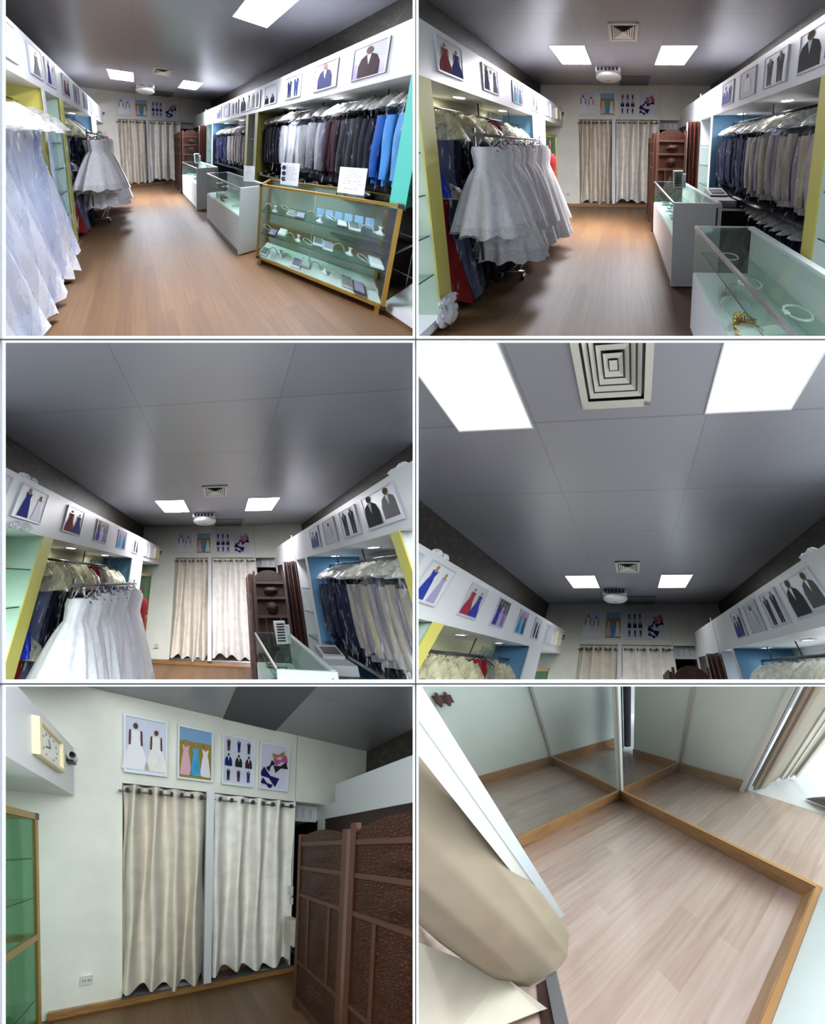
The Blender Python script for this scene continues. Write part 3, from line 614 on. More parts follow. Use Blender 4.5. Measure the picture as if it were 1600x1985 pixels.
# shoes and boxes on the lower shelves of the long niche
for i in range(9):
    y = -4.05 - i * .19; x = 1.84
    b = MB('black').lathe((x, y, 1.01), [(.0, .06), (.03, .06), (.045, .03), (.05, 0)], 10); b.obox((x - .07, y, 1.03), (.06, 0, 0), (0, .035, 0), (0, 0, .018))
    inst((1,), 'shoe', 'black shoe on dark shelf, %s from back' % ORD[i], 'shoe', (x, y, 1.01), [(None, b)], group='shoes under the jackets')

# left niche: long bagged dresses
N2 = [(-3.3, '#2434b0', 'royal blue'), (-3.25, '#8c2020', 'dark red'), (-3.2, '#6a6e84', 'grey'), (-3.14, '#7a7e90', 'grey'), (-3.06, '#4c5062', 'grey'), (-2.98, '#121216', 'black'), (-2.9, '#8d867c', 'taupe'),
      (-2.82, '#242c6e', 'navy'), (-2.74, '#30364a', 'slate'), (-2.66, '#5b6478', 'slate'), (-2.56, '#3f3f6e', 'indigo'), (-2.46, '#6e6a86', 'mauve'), (-2.36, '#b22a34', 'red'), (-2.26, '#c0303a', 'red'),
      (-2.16, '#a58a96', 'dusty pink'), (-2.06, '#3a3f5c', 'navy'), (-1.96, '#9aa2b8', 'silver'), (-1.86, '#2a3152', 'navy'), (-1.74, '#6b7898', 'slate blue')]
for i, (y, c_, nm) in enumerate(N2):
    x = -1.58 + rnd.uniform(-.02, .02); zt = 1.84 + rnd.uniform(-.03, .03); zb_ = (1.15 if i == 0 else .08) if i < 10 else .25; zt = zt if i != 1 else 1.2; x += (.0 if i == 0 else .08 if i == 1 else .06 * (i % 3) if i < 9 else 0)
    if nm == 'red': zt = 1.96
    g = gown_mb(['cloth' + c_], x, y, zt, zb_, .26 + .03 * (i % 2), .06, 400 + i, amp=.12, flare=1.0)
    cv = cover_mb(x, y, zt + .1, zb_ - .04, .29, .07, 430 + i, 'plastic' if nm == 'red' else 'plastic_top_cream', 'plastic', 2)
    inst((1, 2, 3, 4), 'gown', '%s long gown in cover, %s from front in left niche' % (nm, ORD[i]), 'gown', (x, y, zb_), [('dress', g), ('hanger', hanger(x, y, zt + .03)), ('plastic_cover', cv, 'clear plastic cover')], group='covered gowns in left niche')
# rolling rack of white dresses
rx = -1.08; ry0, ry1 = -3.28, -1.9
rk = [('crossbar', MB('grey').tube((rx, ry0, 1.72), (rx, ry1, 1.72), .016, 8)), ('post', MB('steel').tube((rx - .02, ry0 + .04, .5), (rx - .02, ry0 + .04, 1.78), .014, 8)), ('post', MB('steel').tube((rx, ry1 - .04, .12), (rx, ry1 - .04, 1.78), .014, 8)),
      ('base_rail', MB('steel').tube((rx, -2.84, .12), (rx, ry1 - .04, .12), .014, 8))]
for y in (-2.84, ry1 - .04):
    rk.append(('foot', MB('steel').path([(rx - .16, y, .1), (rx + .14, y, .1)], .014, 8).path([(rx - .16, y, .1), (rx - .18, y - .16, .42)], .01, 6).path([(rx + .1, y, .1), (rx + .12, y + .3, .4)], .01, 6)))
    for sx in (-.14, .14):
        rk.append(('caster', MB('black').tube((rx + sx - .015, y, .035), (rx + sx + .015, y, .035), .036, 14).use('steel').tube((rx + sx, y, .06), (rx + sx, y, .11), .012, 6)))
inst((1, 2, 3), 'clothes_rack', 'rolling steel clothes rack holding white dresses', 'rack', (rx, (ry0 + ry1) / 2, 0), rk)
def dress_mb(mats, x, y, zt, zb, wx, wy, seed, folds):
    rnd = random.Random(seed); ph = rnd.random() * 6; ph2 = rnd.random() * 6; fl = rnd.uniform(1.1, 1.9); lx = rnd.uniform(-.03, .07)
    def fn(u, v):
        a = u * 2 * pi
        r = .34 + .04 * sin(v * 30) if v < .08 else (.36 - .06 * (v - .08) / .16 if v < .24 else .3 + .7 * ((v - .24) / .76) ** (1 / fl))
        k = 1 + .2 * v * sin(folds * a + ph + 1.5 * v) + .07 * sin(3 * a + ph2)
        z = zt - (zt - zb) * v + (.025 * sin(folds * a + ph) if v > .9 else 0)
        return (x + wx * r * k * cos(a) + lx * v, y + wy * (.3 + .7 * r) * k * sin(a), z)
    m = MB(mats[0]).grid(fn, 44, 18, True)
    for i in range(len(m.f)):
        if i // 44 >= 16: m.m[i] = mats[1]
    return m
for i in range(15):
    y = ry0 + .02 + i * .088; t = i / 14; longer = i in (2, 5, 8, 11, 13); x = rx + .04 + rnd.uniform(-.03, .06)
    zb_ = .76 - .3 * t - (.26 if longer else 0) + rnd.uniform(-.03, .03); zt = 1.62 + rnd.uniform(-.04, .02)
    g = dress_mb([('lace', 'lace_pink', 'lace', 'lace_ivory')[(i * 3) % 4], 'lace_hem'], x, y, zt, zb_, .33 + .05 * t + rnd.uniform(-.03, .02), .115, 500 + i, 8 + i % 5)
    straps = MB('white_cloth').tube((x - .07, y, zt - .03), (x - .03, y, zt + .07), .006, 5).tube((x + .07, y, zt - .03), (x + .03, y, zt + .07), .006, 5)
    inst((1, 2, 3), 'white_dress', 'white lace dress, %s from front on rolling rack' % ORD[i], 'dress', (x, y, zb_), [('dress', g), ('straps', straps), ('hanger', hanger(x, y, zt + .05, .13))], group='white dresses on rolling rack')
for i, (x, y, zb_, zt, c_, nm) in enumerate(((-1.0, -1.74, .22, 1.5, '#b01224', 'red'),)):
    inst((1, 2, 3), 'gown', 'bright red gown hanging behind the white dresses', 'gown', (x, y, zb_), [('dress', gown_mb(['cloth' + c_], x, y, zt, zb_, .2, .1, 600 + i)), ('strap', MB('cloth' + c_).tube((x, y, zt - .02), (x, y, 1.72), .01, 6))])
# near bridal gowns (upper left view)
for i in range(9):
    y = -4.08 - i * .19; x = -1.53 + rnd.uniform(-.03, .03); zb_ = .04 + (.12 if i == 0 else 0) + rnd.uniform(0, .08)
    g = gown_mb(['sheer_gown', 'lace'], x, y, 1.86, zb_, .36 + (.05 if i % 2 else 0), .16, 700 + i, amp=.13, flare=1.2, folds=8 + i % 4)
    cv = cover_mb(x, y, 1.93, zb_ + .05, .42, .15, 730 + i, 'plastic_top', 'plastic', 2)
    inst((1,), 'bridal_gown', 'bagged silvery white bridal gown, %s from the back' % ORD[i], 'gown', (x, y, zb_), [('dress', g), ('hanger', hanger(x, y, 1.9)), ('plastic_cover', cv, 'clear plastic cover')], group='bagged bridal gowns by left wall')
# white fabric flowers at the foot of the yellow board
def blob(c0, r, seed, m='white_cloth'):
    rr = random.Random(seed); a_, b_ = rr.random() * 6, rr.random() * 6
    return MB(m).grid(lambda u, v: (c0[0] + r[0] * sin(pi * v) * cos(2 * pi * u) * (1 + .34 * sin(7 * 2 * pi * u + a_ + 9 * v)), c0[1] + r[1] * sin(pi * v) * sin(2 * pi * u) * (1 + .34 * sin(6 * 2 * pi * u + b_ - 11 * v)), c0[2] + r[2] * cos(pi * v) * (1 + .25 * sin(7 * u * 2 * pi + b_))), 36, 18, True)
inst((2,), 'fabric_flower', 'crumpled white fabric flower at foot of yellow board', 'fabric flower', (-1.28, -3.44, .1), [('upper_bloom', blob((-1.29, -3.44, .24), (.045, .06, .05), 1)), ('lower_bloom', blob((-1.28, -3.46, .12), (.05, .07, .09), 2))])
for (x, y, z, cells, lab, sd) in ((-1.36, -3.75, 2.63, (3, 4), 'white fabric bow on top of left bulkhead', 3), (-1.3, -3.72, 2.2, (3,), 'clear wrapping hanging below nearest left picture', 4), (1.72, -3.75, 2.59, (3, 4), 'white fabric bow on top of right bulkhead', 5)):
    inst(cells, 'fabric_bow', lab, 'bow', (x, y, z), [('loop', blob((x, y - .03, z - .01), (.025, .045, .03), sd)), ('loop', blob((x, y + .045, z - .01), (.025, .04, .028), sd + 9))])

# ---- glass cabinet at the back left
gx0, gx1, gy0, gy1 = -1.78, -1.38, -1.09, -.42
gm = MB('gold_metal')
for x in (gx0, gx1):
    for y in (gy0, gy1): gm.box(x - .012, x + .012, y - .012, y + .012, .06, 1.9)
for z in (.08, 1.02, 1.88):
    for y in (gy0, gy1): gm.box(gx0, gx1, y - .014, y + .014, z - .022, z + .022)
    for x in (gx0, gx1): gm.box(x - .014, x + .014, gy0, gy1, z - .022, z + .022)
gp = [('frame', gm), ('glass_front', MB('cabinet_glass').box(gx1 + .002, gx1 + .006, gy0, gy1, .1, 1.86)), ('glass_side', MB('cabinet_glass').box(gx0, gx1, gy1 + .002, gy1 + .005, .1, 1.86)), ('back_panel', MB('green_shelf').box(gx0 - .004, gx0 + .002, gy0, gy1, .1, 1.86)),
      ('door_edge', MB('base_dark').box(gx1 + .006, gx1 + .01, -.77, -.765, .1, 1.86)), ('corner_cap', MB('black').box(gx1 - .014, gx1 + .015, gy1 - .016, gy1 + .016, 1.86, 1.905))]
for z in (.55, 1.3, 1.58): gp.append(('shelf', MB('green_glass').box(gx0, gx1 - .01, gy0 + .01, gy1 - .02, z, z + .008).use('base_dark').box(gx1 - .012, gx1 - .008, gy0 + .01, gy1 - .02, z, z + .008)))
inst(SHOP, 'glass_cabinet', 'tall gold framed glass cabinet beside the back wall', 'cabinet', ((gx0 + gx1) / 2, (gy0 + gy1) / 2, 0), gp)
def tiara(cells, lab, x, y, z, r, m, seed, ang=0, tilt=.6, group=None):
    b = MB(m); n = 26
    pts = []
    for i in range(n + 1):
        a = -1.9 + 3.8 * i / n + ang; pts.append((x + r * cos(a), y + r * sin(a), z + .01))
    b.path(pts, .006, 5)
    sp = MB(m)
    for i in range(3, n - 2):
        a = -1.9 + 3.8 * i / n + ang; h = r * (.35 + .5 * cos((i / n - .5) * pi) ** 2 * (1 if i % 2 else .6))
        sp.tube((x + r * cos(a), y + r * sin(a), z + .01), (x + r * 1.08 * cos(a), y + r * 1.08 * sin(a), z + h), .006, 5, .003)
        sp.obox((x + r * 1.08 * cos(a), y + r * 1.08 * sin(a), z + h), (.005, 0, 0), (0, .005, 0), (0, 0, .006))
    top = [(x + r * 1.04 * cos(-1.9 + 3.8 * i / n + ang), y + r * 1.04 * sin(-1.9 + 3.8 * i / n + ang), z + r * .3) for i in range(3, n - 2)]
    sp.path(top, .005, 4)
    inst(cells, 'tiara', lab, 'tiara', (x, y, z), [('band', b), ('spikes', sp)], group=group)
for i, (y, z) in enumerate(((-.55, 1.05), (-.75, 1.05), (-.95, 1.05), (-.6, 1.31), (-.85, 1.31), (-.62, 1.59))):
    tiara((5,), 'small silver tiara, %s one counted upwards in glass cabinet' % ORD[i], -1.55, y, z, .05, 'silver', i, group='tiaras in glass cabinet')
inst((5,), 'plastic_bag', 'crumpled white bag at the bottom of glass cabinet', 'bag', (-1.5, -.65, .1), [(None, blob((-1.52, -.68, .24), (.14, .17, .14), 8, 'plastic_top'))])

# ---- counters on the right
def counter(lab, x0, x1, y0, y1, zt, zg, nearfull, cells):
    body = MB('white_paint').box(x0, x1, y0, y1, .08, zg)
    kick = MB('teal_kick').box(x0 + .02, x1 - .02, y0 + .02, y1 - .02, 0, .08)
    parts = [('body', body), ('kickboard', kick), ('bed', MB('jewel_card').box(x0 + .01, x1 - .04, y0 + .01, y1 - .01, zg, zg + .01)),
             ('back_panel', MB('grey_panel').box(x1 - .02, x1 - .01, y0, y1, zg, zt)), ('top_strip', MB('white_paint').box(x1 - .05, x1, y0, y1, zt - .02, zt + .004)),
             ('glass_front', MB('glass').box(x0, x0 + .005, y0 + .02, y1, zg, zt - .01)), ('glass_top', MB('glass').box(x0, x1 - .035, y0 + .02, y1, zt - .008, zt)),
             ('glass_end', MB('glass').box(x0, x1 - .035, y1 - .005, y1, zg, zt - .01)),
             ('metal_edge', MB('steel').box(x0 - .006, x0 + .014, y0, y1, zt - .02, zt + .002).box(x0, x1 - .03, y1 - .008, y1 + .004, zt - .008, zt + .003)),
             ('inner_shelf', MB('green_glass').box(x0 + .04, x1 - .1, y0 + .04, y1 - .04, (zg + zt) / 2, (zg + zt) / 2 + .006).use('base_dark').box(x0 + .04, x0 + .044, y0 + .04, y1 - .04, (zg + zt) / 2, (zg + zt) / 2 + .006))]
    if nearfull: parts.append(('bracket_slots', MB('dark_grey').box(x1 - .06, x1 - .045, y0 - .024, y0 - .02, zt - .26, zt - .05), 'dark bracket slots')) if zg > .6 else None; parts.append(('end_panel', MB('white_paint').box(x0, x1, y0 - .02, y0, .02, zt)))
    inst(cells, 'display_counter', lab, 'counter', ((x0 + x1) / 2, (y0 + y1) / 2, 0), parts)
counter('short white glass topped counter by the carved screen', .83, 1.36, -2.93, -1.62, 1.01, .62, True, (1, 2, 3))
counter('long white glass topped jewellery counter', .86, 1.33, -4.65, -3.5, .985, .58, True, (1, 2))
tiara((1, 2), 'silver crown in the long jewellery counter', 1.0, -3.87, .6, .1, 'silver', 1, 2.0)
tiara((1, 2), 'gold tiara at the near end of jewellery counter', .98, -4.06, .6, .09, 'gold', 2, 2.4)
for i, (x, y, z) in enumerate(((1.1, -3.7, .6), (1.2, -3.95, .6), (1.08, -3.62, .79), (1.15, -4.1, .79), (1.2, -4.3, .6), (1.0, -4.35, .6), (1.1, -4.5, .6), (1.05, -3.9, .79))):
    b = MB('silver')
    pts = [(x + .06 * cos(t), y + .045 * sin(t), z + .012) for t in [k * .45 for k in range(15)]]
    b.path(pts, .005, 5)
    inst((1, 2), 'necklace', 'silver necklace on the counter bed, %s from back' % ORD[i], 'necklace', (x, y, z), [('chain', b), ('pendant', MB('silver').obox((x - .06, y, z + .014), (.014, 0, 0), (0, .01, 0), (0, 0, .004)))], group='necklaces in jewellery counter')
for i in range(7):
    y = -2.75 + i * .16; x = 1.0 + .12 * (i % 2)
    inst((1, 2, 3), 'jewellery_card', 'jewellery card in the short counter, %s from front' % ORD[i], 'card', (x, y, .64), [('card', MB(('grey', 'jewel_card', 'dark_grey')[i % 3]).obox((x, y, .66), (.07, 0, 0), (0, .05, .012), (0, 0, .003))), ('pin', MB('silver').tube((x - .04, y, .675), (x + .04, y, .675), .008, 6))], group='cards in short counter')
# leaflet stand on the short counter
lf = MB('paper').obox((1.06, -2.3, 1.17), (.075, .02, 0), (.0, .01, .004), (-.01, 0, .12)).obox((1.13, -2.22, 1.13), (.07, .02, 0), (.0, .01, .004), (0, 0, .1))
pr_ = MB('dark_grey')
for k in range(7): pr_.obox((1.06, -2.315, 1.26 - k * .03), (.05, .013, 0), (0, .001, 0), (0, 0, .007))
inst((1, 2, 3), 'leaflet_stand', 'white leaflet holder on the short counter', 'leaflet stand', (1.08, -2.28, 1.01), [('sheets', lf), ('print', pr_), ('holder', MB('glass').obox((1.1, -2.29, 1.07), (.1, .03, 0), (0, .03, 0), (0, 0, .06)))])
# paper signs
def sign(cells, lab, x, y, z, w, h, ang, lines, seed):
    ux, uy = cos(ang), sin(ang); nx, ny = uy, -ux; rr = random.Random(seed)
    sh = MB('paper').obox((x, y, z + h / 2), (ux * w / 2, uy * w / 2, 0), (nx * .003, ny * .003, 0), (0, 0, h / 2))
    tx = MB('light_grey')
    for k in range(lines):
        ww = w * rr.uniform(.2, .4) * (1 if k else .8); zz = z + h * (.9 - .8 * k / lines); off = .006
        n = max(3, int(ww * 60))
        for j in range(n):
            t = -ww + 2 * ww * (j + .5) / n
            if rr.random() < .82: tx.obox((x + ux * t + nx * off, y + uy * t + ny * off, zz), (ux * ww / n * .75, uy * ww / n * .75, 0), (nx * .0008, ny * .0008, 0), (0, 0, h * .011))
    ft = MB('glass').obox((x, y, z + .006), (ux * w / 2, uy * w / 2, 0), (nx * .05, ny * .05, 0), (0, 0, .006))
    parts = [('sheet', sh), ('text', tx), ('foot', ft)]
    if seed == 11:
        ic = MB('cloth#26365c'); ux_ = -w * .33
        for k in range(3):
            cx_ = (x + ux * ux_ + nx * .006, y + uy * ux_ + ny * .006, z + h * (.78 - .26 * k))
            ic.poly([(cx_[0] + ux * .025 * cos(a * pi / 5), cx_[1] + uy * .025 * cos(a * pi / 5), cx_[2] + .03 * sin(a * pi / 5)) for a in range(10)])
        parts.append(('icons', ic))
    inst(cells, 'notice', lab, 'notice', (x, y, z), parts)
A0 = math.atan2(-1.0, .61)
sign((1,), 'white notice with blue round icons on the glass showcase', 1.31, -5.03, 1.07, .2, .27, A0, 9, 11)
sign((1,), 'large white printed notice on the glass showcase', 1.6, -5.53, 1.07, .21, .27, A0, 8, 12)
sign((1,), 'narrow white notice on the long counter end', 1.18, -4.4, .99, .16, .24, A0 + .3, 5, 13)
# gold framed showcase
P0 = Vector((1.01, -4.89, 0)); U = Vector((.61, -1.0, 0)).normalized(); N = Vector((-U.y, U.x, 0)); Lc = 1.171; Dc = .38
def sc(u, n_, z): return tuple(P0 + U * u + N * n_ + Vector((0, 0, z)))
def sbar(mb, a, b_, t=.013):
    a, b_ = Vector(a), Vector(b_); d = (b_ - a); l = d.length / 2; d.normalize()
    s1 = Vector((0, 0, 1)) if abs(d.z) < .5 else U; s2 = d.cross(s1).normalized(); mb.obox((a + b_) / 2, d * (l + t), s1 * t, s2 * t)
fr = MB('gold_metal')
for z in (.1, 1.065):
    sbar(fr, sc(0, 0, z), sc(Lc, 0, z)); sbar(fr, sc(0, Dc, z), sc(Lc, Dc, z)); sbar(fr, sc(0, 0, z), sc(0, Dc, z)); sbar(fr, sc(Lc, 0, z), sc(Lc, Dc, z))
for u in (0, Lc):
    for n_ in (0, Dc): sbar(fr, sc(u, n_, .1), sc(u, n_, 1.065))
parts = [('frame', fr)]
def spanel(m, u0, u1, n0, n1, z0_, z1_, t=.003):
    c0 = (Vector(sc(u0, n0, z0_)) + Vector(sc(u1, n1, z1_))) / 2
    return MB(m).obox(c0, U * max((u1 - u0) / 2, t), N * max((n1 - n0) / 2, t), (0, 0, max((z1_ - z0_) / 2, t)))
parts += [('glass_front', spanel('glass', .01, Lc - .01, 0, 0, .11, 1.05)), ('glass_top', spanel('glass', .01, Lc - .01, .01, Dc - .01, 1.07, 1.07)), ('glass_end', spanel('glass', 0, 0, .01, Dc, .11, 1.05)), ('glass_end', spanel('glass', Lc, Lc, .01, Dc, .11, 1.05)),
          ('glass_back', spanel('panel_grey_green', .01, Lc - .01, Dc, Dc, .11, 1.05)), ('back_rail', spanel('wood_trim', .01, Lc - .01, Dc - .012, Dc - .006, .33, .44)), ('floor_panel', spanel('jewel_card', .01, Lc - .01, .01, Dc - .01, .115, .125)),
          ('shelf', spanel('green_glass', .01, Lc - .01, .03, Dc - .02, .42, .426)), ('shelf', spanel('green_glass', .01, Lc - .01, .03, Dc - .02, .72, .726)), ('shelf_edge', spanel('base_dark', .01, Lc - .01, .025, .03, .42, .428)), ('shelf_edge', spanel('base_dark', .01, Lc - .01, .025, .03, .72, .728)),
          ('shelf_upright', spanel('light_grey', Lc * .48, Lc * .48, Dc * .5, Dc * .5, .12, 1.05, .006))]
for u in (.03, Lc - .03):
    for n_ in (.02, Dc - .02): parts.append(('foot', spanel('gold_metal', u - .015, u + .015, n_ - .015, n_ + .015, 0, .1)))
for u in (0, Lc):
    for z in (.1, 1.065): parts.append(('corner_cap', spanel('black', u - .018, u + .018, -.016, .016, z - .018, z + .018)))
inst((1,), 'glass_showcase', 'low gold framed glass showcase on the wood floor', 'showcase', sc(Lc / 2, Dc / 2, 0), parts)
rr = random.Random(21)
for si, z in enumerate((.127, .428, .728)):
    where = ('floor', 'lower shelf', 'upper shelf')[si]
    for i in range(12):
        u = .06 + i * .095; n_ = rr.uniform(.08, .2); kind_ = (i * 2 + si) % 5
        p = Vector(sc(u, n_, z))
        if kind_ in (0, 3):
            m = ('paper', 'light_grey', 'dark_grey', 'jewel_card')[(i + si) % 4]
            parts = [('tray', MB(m).obox(p + Vector((0, 0, .02)), U * .045, N * .085, (0, 0, .01))), ('lining', MB(('grey', 'purple_print', 'paper')[i % 3]).obox(p + Vector((0, 0, .032)), U * .036, N * .07, (0, 0, .006)))]
            inst((1,), 'jewellery_box', 'flat jewellery box on showcase %s, place %s from left' % (where, ORD[i]), 'box', p, parts, group='boxes in showcase')
        elif kind_ == 1:
            b = MB('silver').path([tuple(p + U * (.045 * cos(t)) + N * (.05 * sin(t)) + Vector((0, 0, .01 + .05 * abs(sin(t / 2))))) for t in [k * .4 for k in range(17)]], .005, 5)
            inst((1,), 'necklace', 'silver necklace on showcase %s, place %s from left' % (where, ORD[i]), 'necklace', p, [(None, b)], group='necklaces in showcase')
        elif kind_ == 2:
            b = MB('silver'); b.path([tuple(p + U * (.05 * cos(t)) + Vector((0, 0, .005 + .07 * sin(t)))) for t in [k * pi / 10 for k in range(11)]], .006, 5)
            inst((1,), 'hair_band', 'silver hair band on showcase %s, place %s from left' % (where, ORD[i]), 'hair band', p, [(None, b)], group='hair bands in showcase')
        else:
            b = MB('white_cloth').lathe(tuple(p), [(.03, 0), (.04, .01), (.012, .03), (.01, .06), (.02, .075), (.0, .08)], 10)
            inst((1,), 'jewellery_bust', 'small white display stand on showcase %s, place %s from left' % (where, ORD[i]), 'stand', p, [(None, b)], group='small stands in showcase')
for i in range(6):
    p = Vector(sc(.62 + i * .085, .26, .728))
    inst((1,), 'tie_packet', 'pale blue packet at upper shelf right, %s from left' % ORD[i], 'packet', p, [(None, MB('sky_print').obox(p + Vector((0, 0, .045)), U * .033, N * .02 + Vector((0, 0, .05)), N * -.002 + Vector((0, 0, .002))))], group='pale packets on upper shelf')

# ---- till and bits behind the short counter
inst((2, 3), 'desk', 'dark desk behind the short counter', 'desk', (1.55, -2.5, 0), [(None, MB('black').box(1.42, 1.75, -2.75, -2.0, 0, .86))])
tl = [('body', MB('register').box(1.45, 1.72, -2.62, -2.3, .86, .95).obox((1.58, -2.35, .98), (.12, 0, 0), (0, .09, .03), (0, -.01, .03))), ('keys', MB('dark_grey').obox((1.58, -2.37, 1.015), (.09, 0, 0), (0, .05, .017), (0, 0, .003)))]
inst((2, 3), 'cash_register', 'pale grey cash register behind the short counter', 'cash register', (1.58, -2.45, .86), tl)
inst((2, 3), 'bottle', 'dark bottle with green cap on white shelf', 'bottle', (1.85, -1.6, .96), [('body', MB('black').lathe((1.85, -1.6, .96), [(0, 0), (.05, 0), (.05, .12), (.03, .17), (.015, .2), (.015, .24)], 12)), ('cap', MB('teal_kick').lathe((1.85, -1.6, 1.2), [(.018, 0), (.018, .03), (0, .03)], 10))])
inst((2, 3), 'red_pouch', 'red pouch on the lower white shelf', 'pouch', (1.8, -1.65, .63), [(None, blob((1.8, -1.68, .72), (.06, .06, .09), 31, 'red'))])

# ---- carved folding screen
def leaf(a, b_, zb_, zt_, thick=.025):
    a, b_ = Vector(a), Vector(b_); d = b_ - a; L = d.length; d.normalize(); n = Vector((-d.y, d.x, 0))
    def ob(m, u0, u1, z0_, z1_, t): return m.obox(a + d * ((u0 + u1) / 2) + Vector((0, 0, (z0_ + z1_) / 2)), d * ((u1 - u0) / 2), n * t, (0, 0, (z1_ - z0_) / 2))
    fr = MB('dark_wood_frame'); ob(fr, 0, .035, 0, zt_ - .02, thick); ob(fr, L - .035, L, 0, zt_ - .02, thick)
    rows = [.12, .5, .58, 1.2, 1.28, 1.52, 1.62, 1.82]
    for z in (.12, .52, 1.22, 1.5, 1.74): ob(fr, .035, L - .035, z - .018, z + .018, thick * .8)
    ob(fr, L * .3 - .01, L * .3 + .01, .54, 1.2, thick * .8); ob(fr, L * .74 - .01, L * .74 + .01, .54, 1.2, thick * .8)
    pn = MB('carved_wood'); ob(pn, .03, L - .03, .1, 1.76, thick * .35)
    cr = MB('carved_wood')
    K = 14; pts = [(u, 1.75 + (zt_ - 1.75) * (.45 + .55 * sin(pi * u) ** .7) * (1 - .0)) for u in [k / K for k in range(K + 1)]]
    for (u0, z0_), (u1, z1_) in zip(pts, pts[1:]):
        q = [a + d * (.035 + (L - .07) * uu) + n * s_ + Vector((0, 0, zz)) for s_ in (-thick * .5, thick * .5) for uu, zz in ((u0, 1.74), (u1, 1.74), (u1, z1_), (u0, z0_))]
        cr.add(q, [(0, 1, 2, 3), (7, 6, 5, 4), (3, 2, 6, 7)])
    ros = MB('carved_wood')
    for z, ru, rz in ((.31, .1, .1), (1.36, .1, .09), (.86, .07, .24), (1.62, .12, .06)):
        for s_ in (-1, 1):
            def fn(u, v, z=z, ru=ru, rz=rz, s_=s_):
                k = (1 + .12 * sin(8 * 2 * pi * u)); rad = v
                return tuple(a + d * (L * .52 + ru * k * rad * cos(2 * pi * u)) + n * s_ * (thick * .35 + .022 * (1 - v * v)) + Vector((0, 0, z + rz * k * rad * sin(2 * pi * u))))
            ros.grid(fn, 24, 5, True)
    feet = MB('dark_wood'); ob(feet, 0, .05, 0, .06, thick * 1.2); ob(feet, L - .05, L, 0, .06, thick * 1.2); ob(feet, .035, L - .035, .06, .12, thick * .7)
    return [('leaf', fr, None, [('carved_panel', pn), ('crest', cr), ('rosettes', ros), ('feet', feet)])]
inst(SHOP, 'folding_screen', 'carved dark brown wooden folding screen', 'screen', (.86, -1.0, 0), leaf((.88, -.44, 0), (.855, -.93, 0), 0, 1.86) + leaf((.86, -.95, 0), (.85, -1.5, 0), 0, 1.9) + leaf((.87, -1.53, 0), (1.42, -1.47, 0), 0, 1.95))
dk = MB('dark_wood').grid(lambda u, v: (1.45 + .24 * u, -1.42 + .02 * sin(u * 20), 2.08 * (1 - v) + .02), 30, 4)
inst((1, 2, 3, 4), 'dark_curtain', 'dark brown pleated curtain beside the carved screen', 'curtain', (1.5, -1.42, 0), [('cloth', dk), ('edge_strip', MB('light_grey').box(1.43, 1.45, -1.44, -1.42, .1, 2.08))])
inst((5,), 'intercom', 'white wall handset beside the right curtain', 'handset', (1.14, -.02, 1.15), [(None, MB('white_paint').box(1.12, 1.165, -.05, -.0, 1.08, 1.2).box(1.125, 1.16, -.06, -.03, .96, 1.05))])
inst((5,), 'small_cabinet', 'cream box with black cable behind the screen', 'box', (1.12, -.1, .1), [('box', MB('curtain_cream').box(1.08, 1.19, -.12, -.01, .42, .78)), ('cable', MB('black').path([(1.09, -.12, .45), (1.12, -.13, .36), (1.17, -.13, .32)], .008, 5))])

# ================================================================== THE FITTING ROOM (lower right view)
C6 = (6,)
LA, LB = 1.42, .9  # everything past the mirror planes is built to stand in for reflections
def st6(name, lab, mb): struct(C6, name, lab, mb)
st6('floor', 'pale plank floor of the fitting room', MB('floor_wood6').box(-3, 3.2, -2.6, LB + .04, -.02, 0))
st6('floor_2', 'pale tiled floor built beyond the mirrored doorway', MB('pale_tile').box(-3, 4, LB + .04, 6, -.02, -.001))
st6('wall_right', 'pale wall at the right', MB('wall6').box(LA, LA + .04, -2.6, 0, 0, 1.6))
st6('wall_left', 'pale wall built behind left mirror as its reflection', MB('wall6').box(-LA + .05, -LA + .09, -2.6, LB + .38, 0, 1.6))
st6('wall_back', 'pale wall built behind right mirror as its reflection', MB('wall6').box(-.72, .715, LB, LB + .04, 0, 1.6))
bb = .08
def skirt(b, x0, x1, y0, y1): b.use('trim_wood').box(x0, x1, y0, y1, 0, bb).use('wood_trim').box(min(x0, x1) + .002, max(x0, x1) - .002, y0 + .002, y1 - .002, bb, bb + .006); return b
b = MB(); skirt(b, -.01, .016, -.92, .0); st6('baseboard_left', 'wood skirting under the left mirror', b)
b = MB(); skirt(b, 0, LA, -.016, .01); st6('baseboard_back', 'wood skirting under the right mirror', b)
b = MB(); skirt(b, LA - .025, LA, -2.6, 0); st6('baseboard_right', 'wood skirting under the right wall', b)
b = MB(); skirt(b, -LA + .09, 0, -.012, .012); skirt(b, -LA + .09, -LA + .115, -2.6, LB + .3); skirt(b, -.72, .715, LB - .022, LB); skirt(b, -.012, .012, 0, LB); st6('baseboard_2', 'wood skirting of the mirrored floor', b)
for nm, lab, mb in (('wall_mirror', 'left wall mirror pane behind the skirting', MB('mirror_glass').box(-.003, .001, -.93, -.012, bb, 1.6)), ('wall_mirror', 'right wall mirror pane behind the skirting', MB('mirror_glass').box(.012, LA, -.001, .003, bb, 1.6))):  # clear panes; what they reflect is the room copy built behind
    inst(C6, nm, lab, 'mirror', mb.v[0], [(None, mb)])
st6('trim_1', 'pale corner strips between the mirrors', MB('trim6').box(-.03, .008, -.012, .012, bb, 1.6).box(.014, .03, -.012, .01, bb, 1.6).use('grey').box(.008, .014, -.013, 0, bb, 1.6))
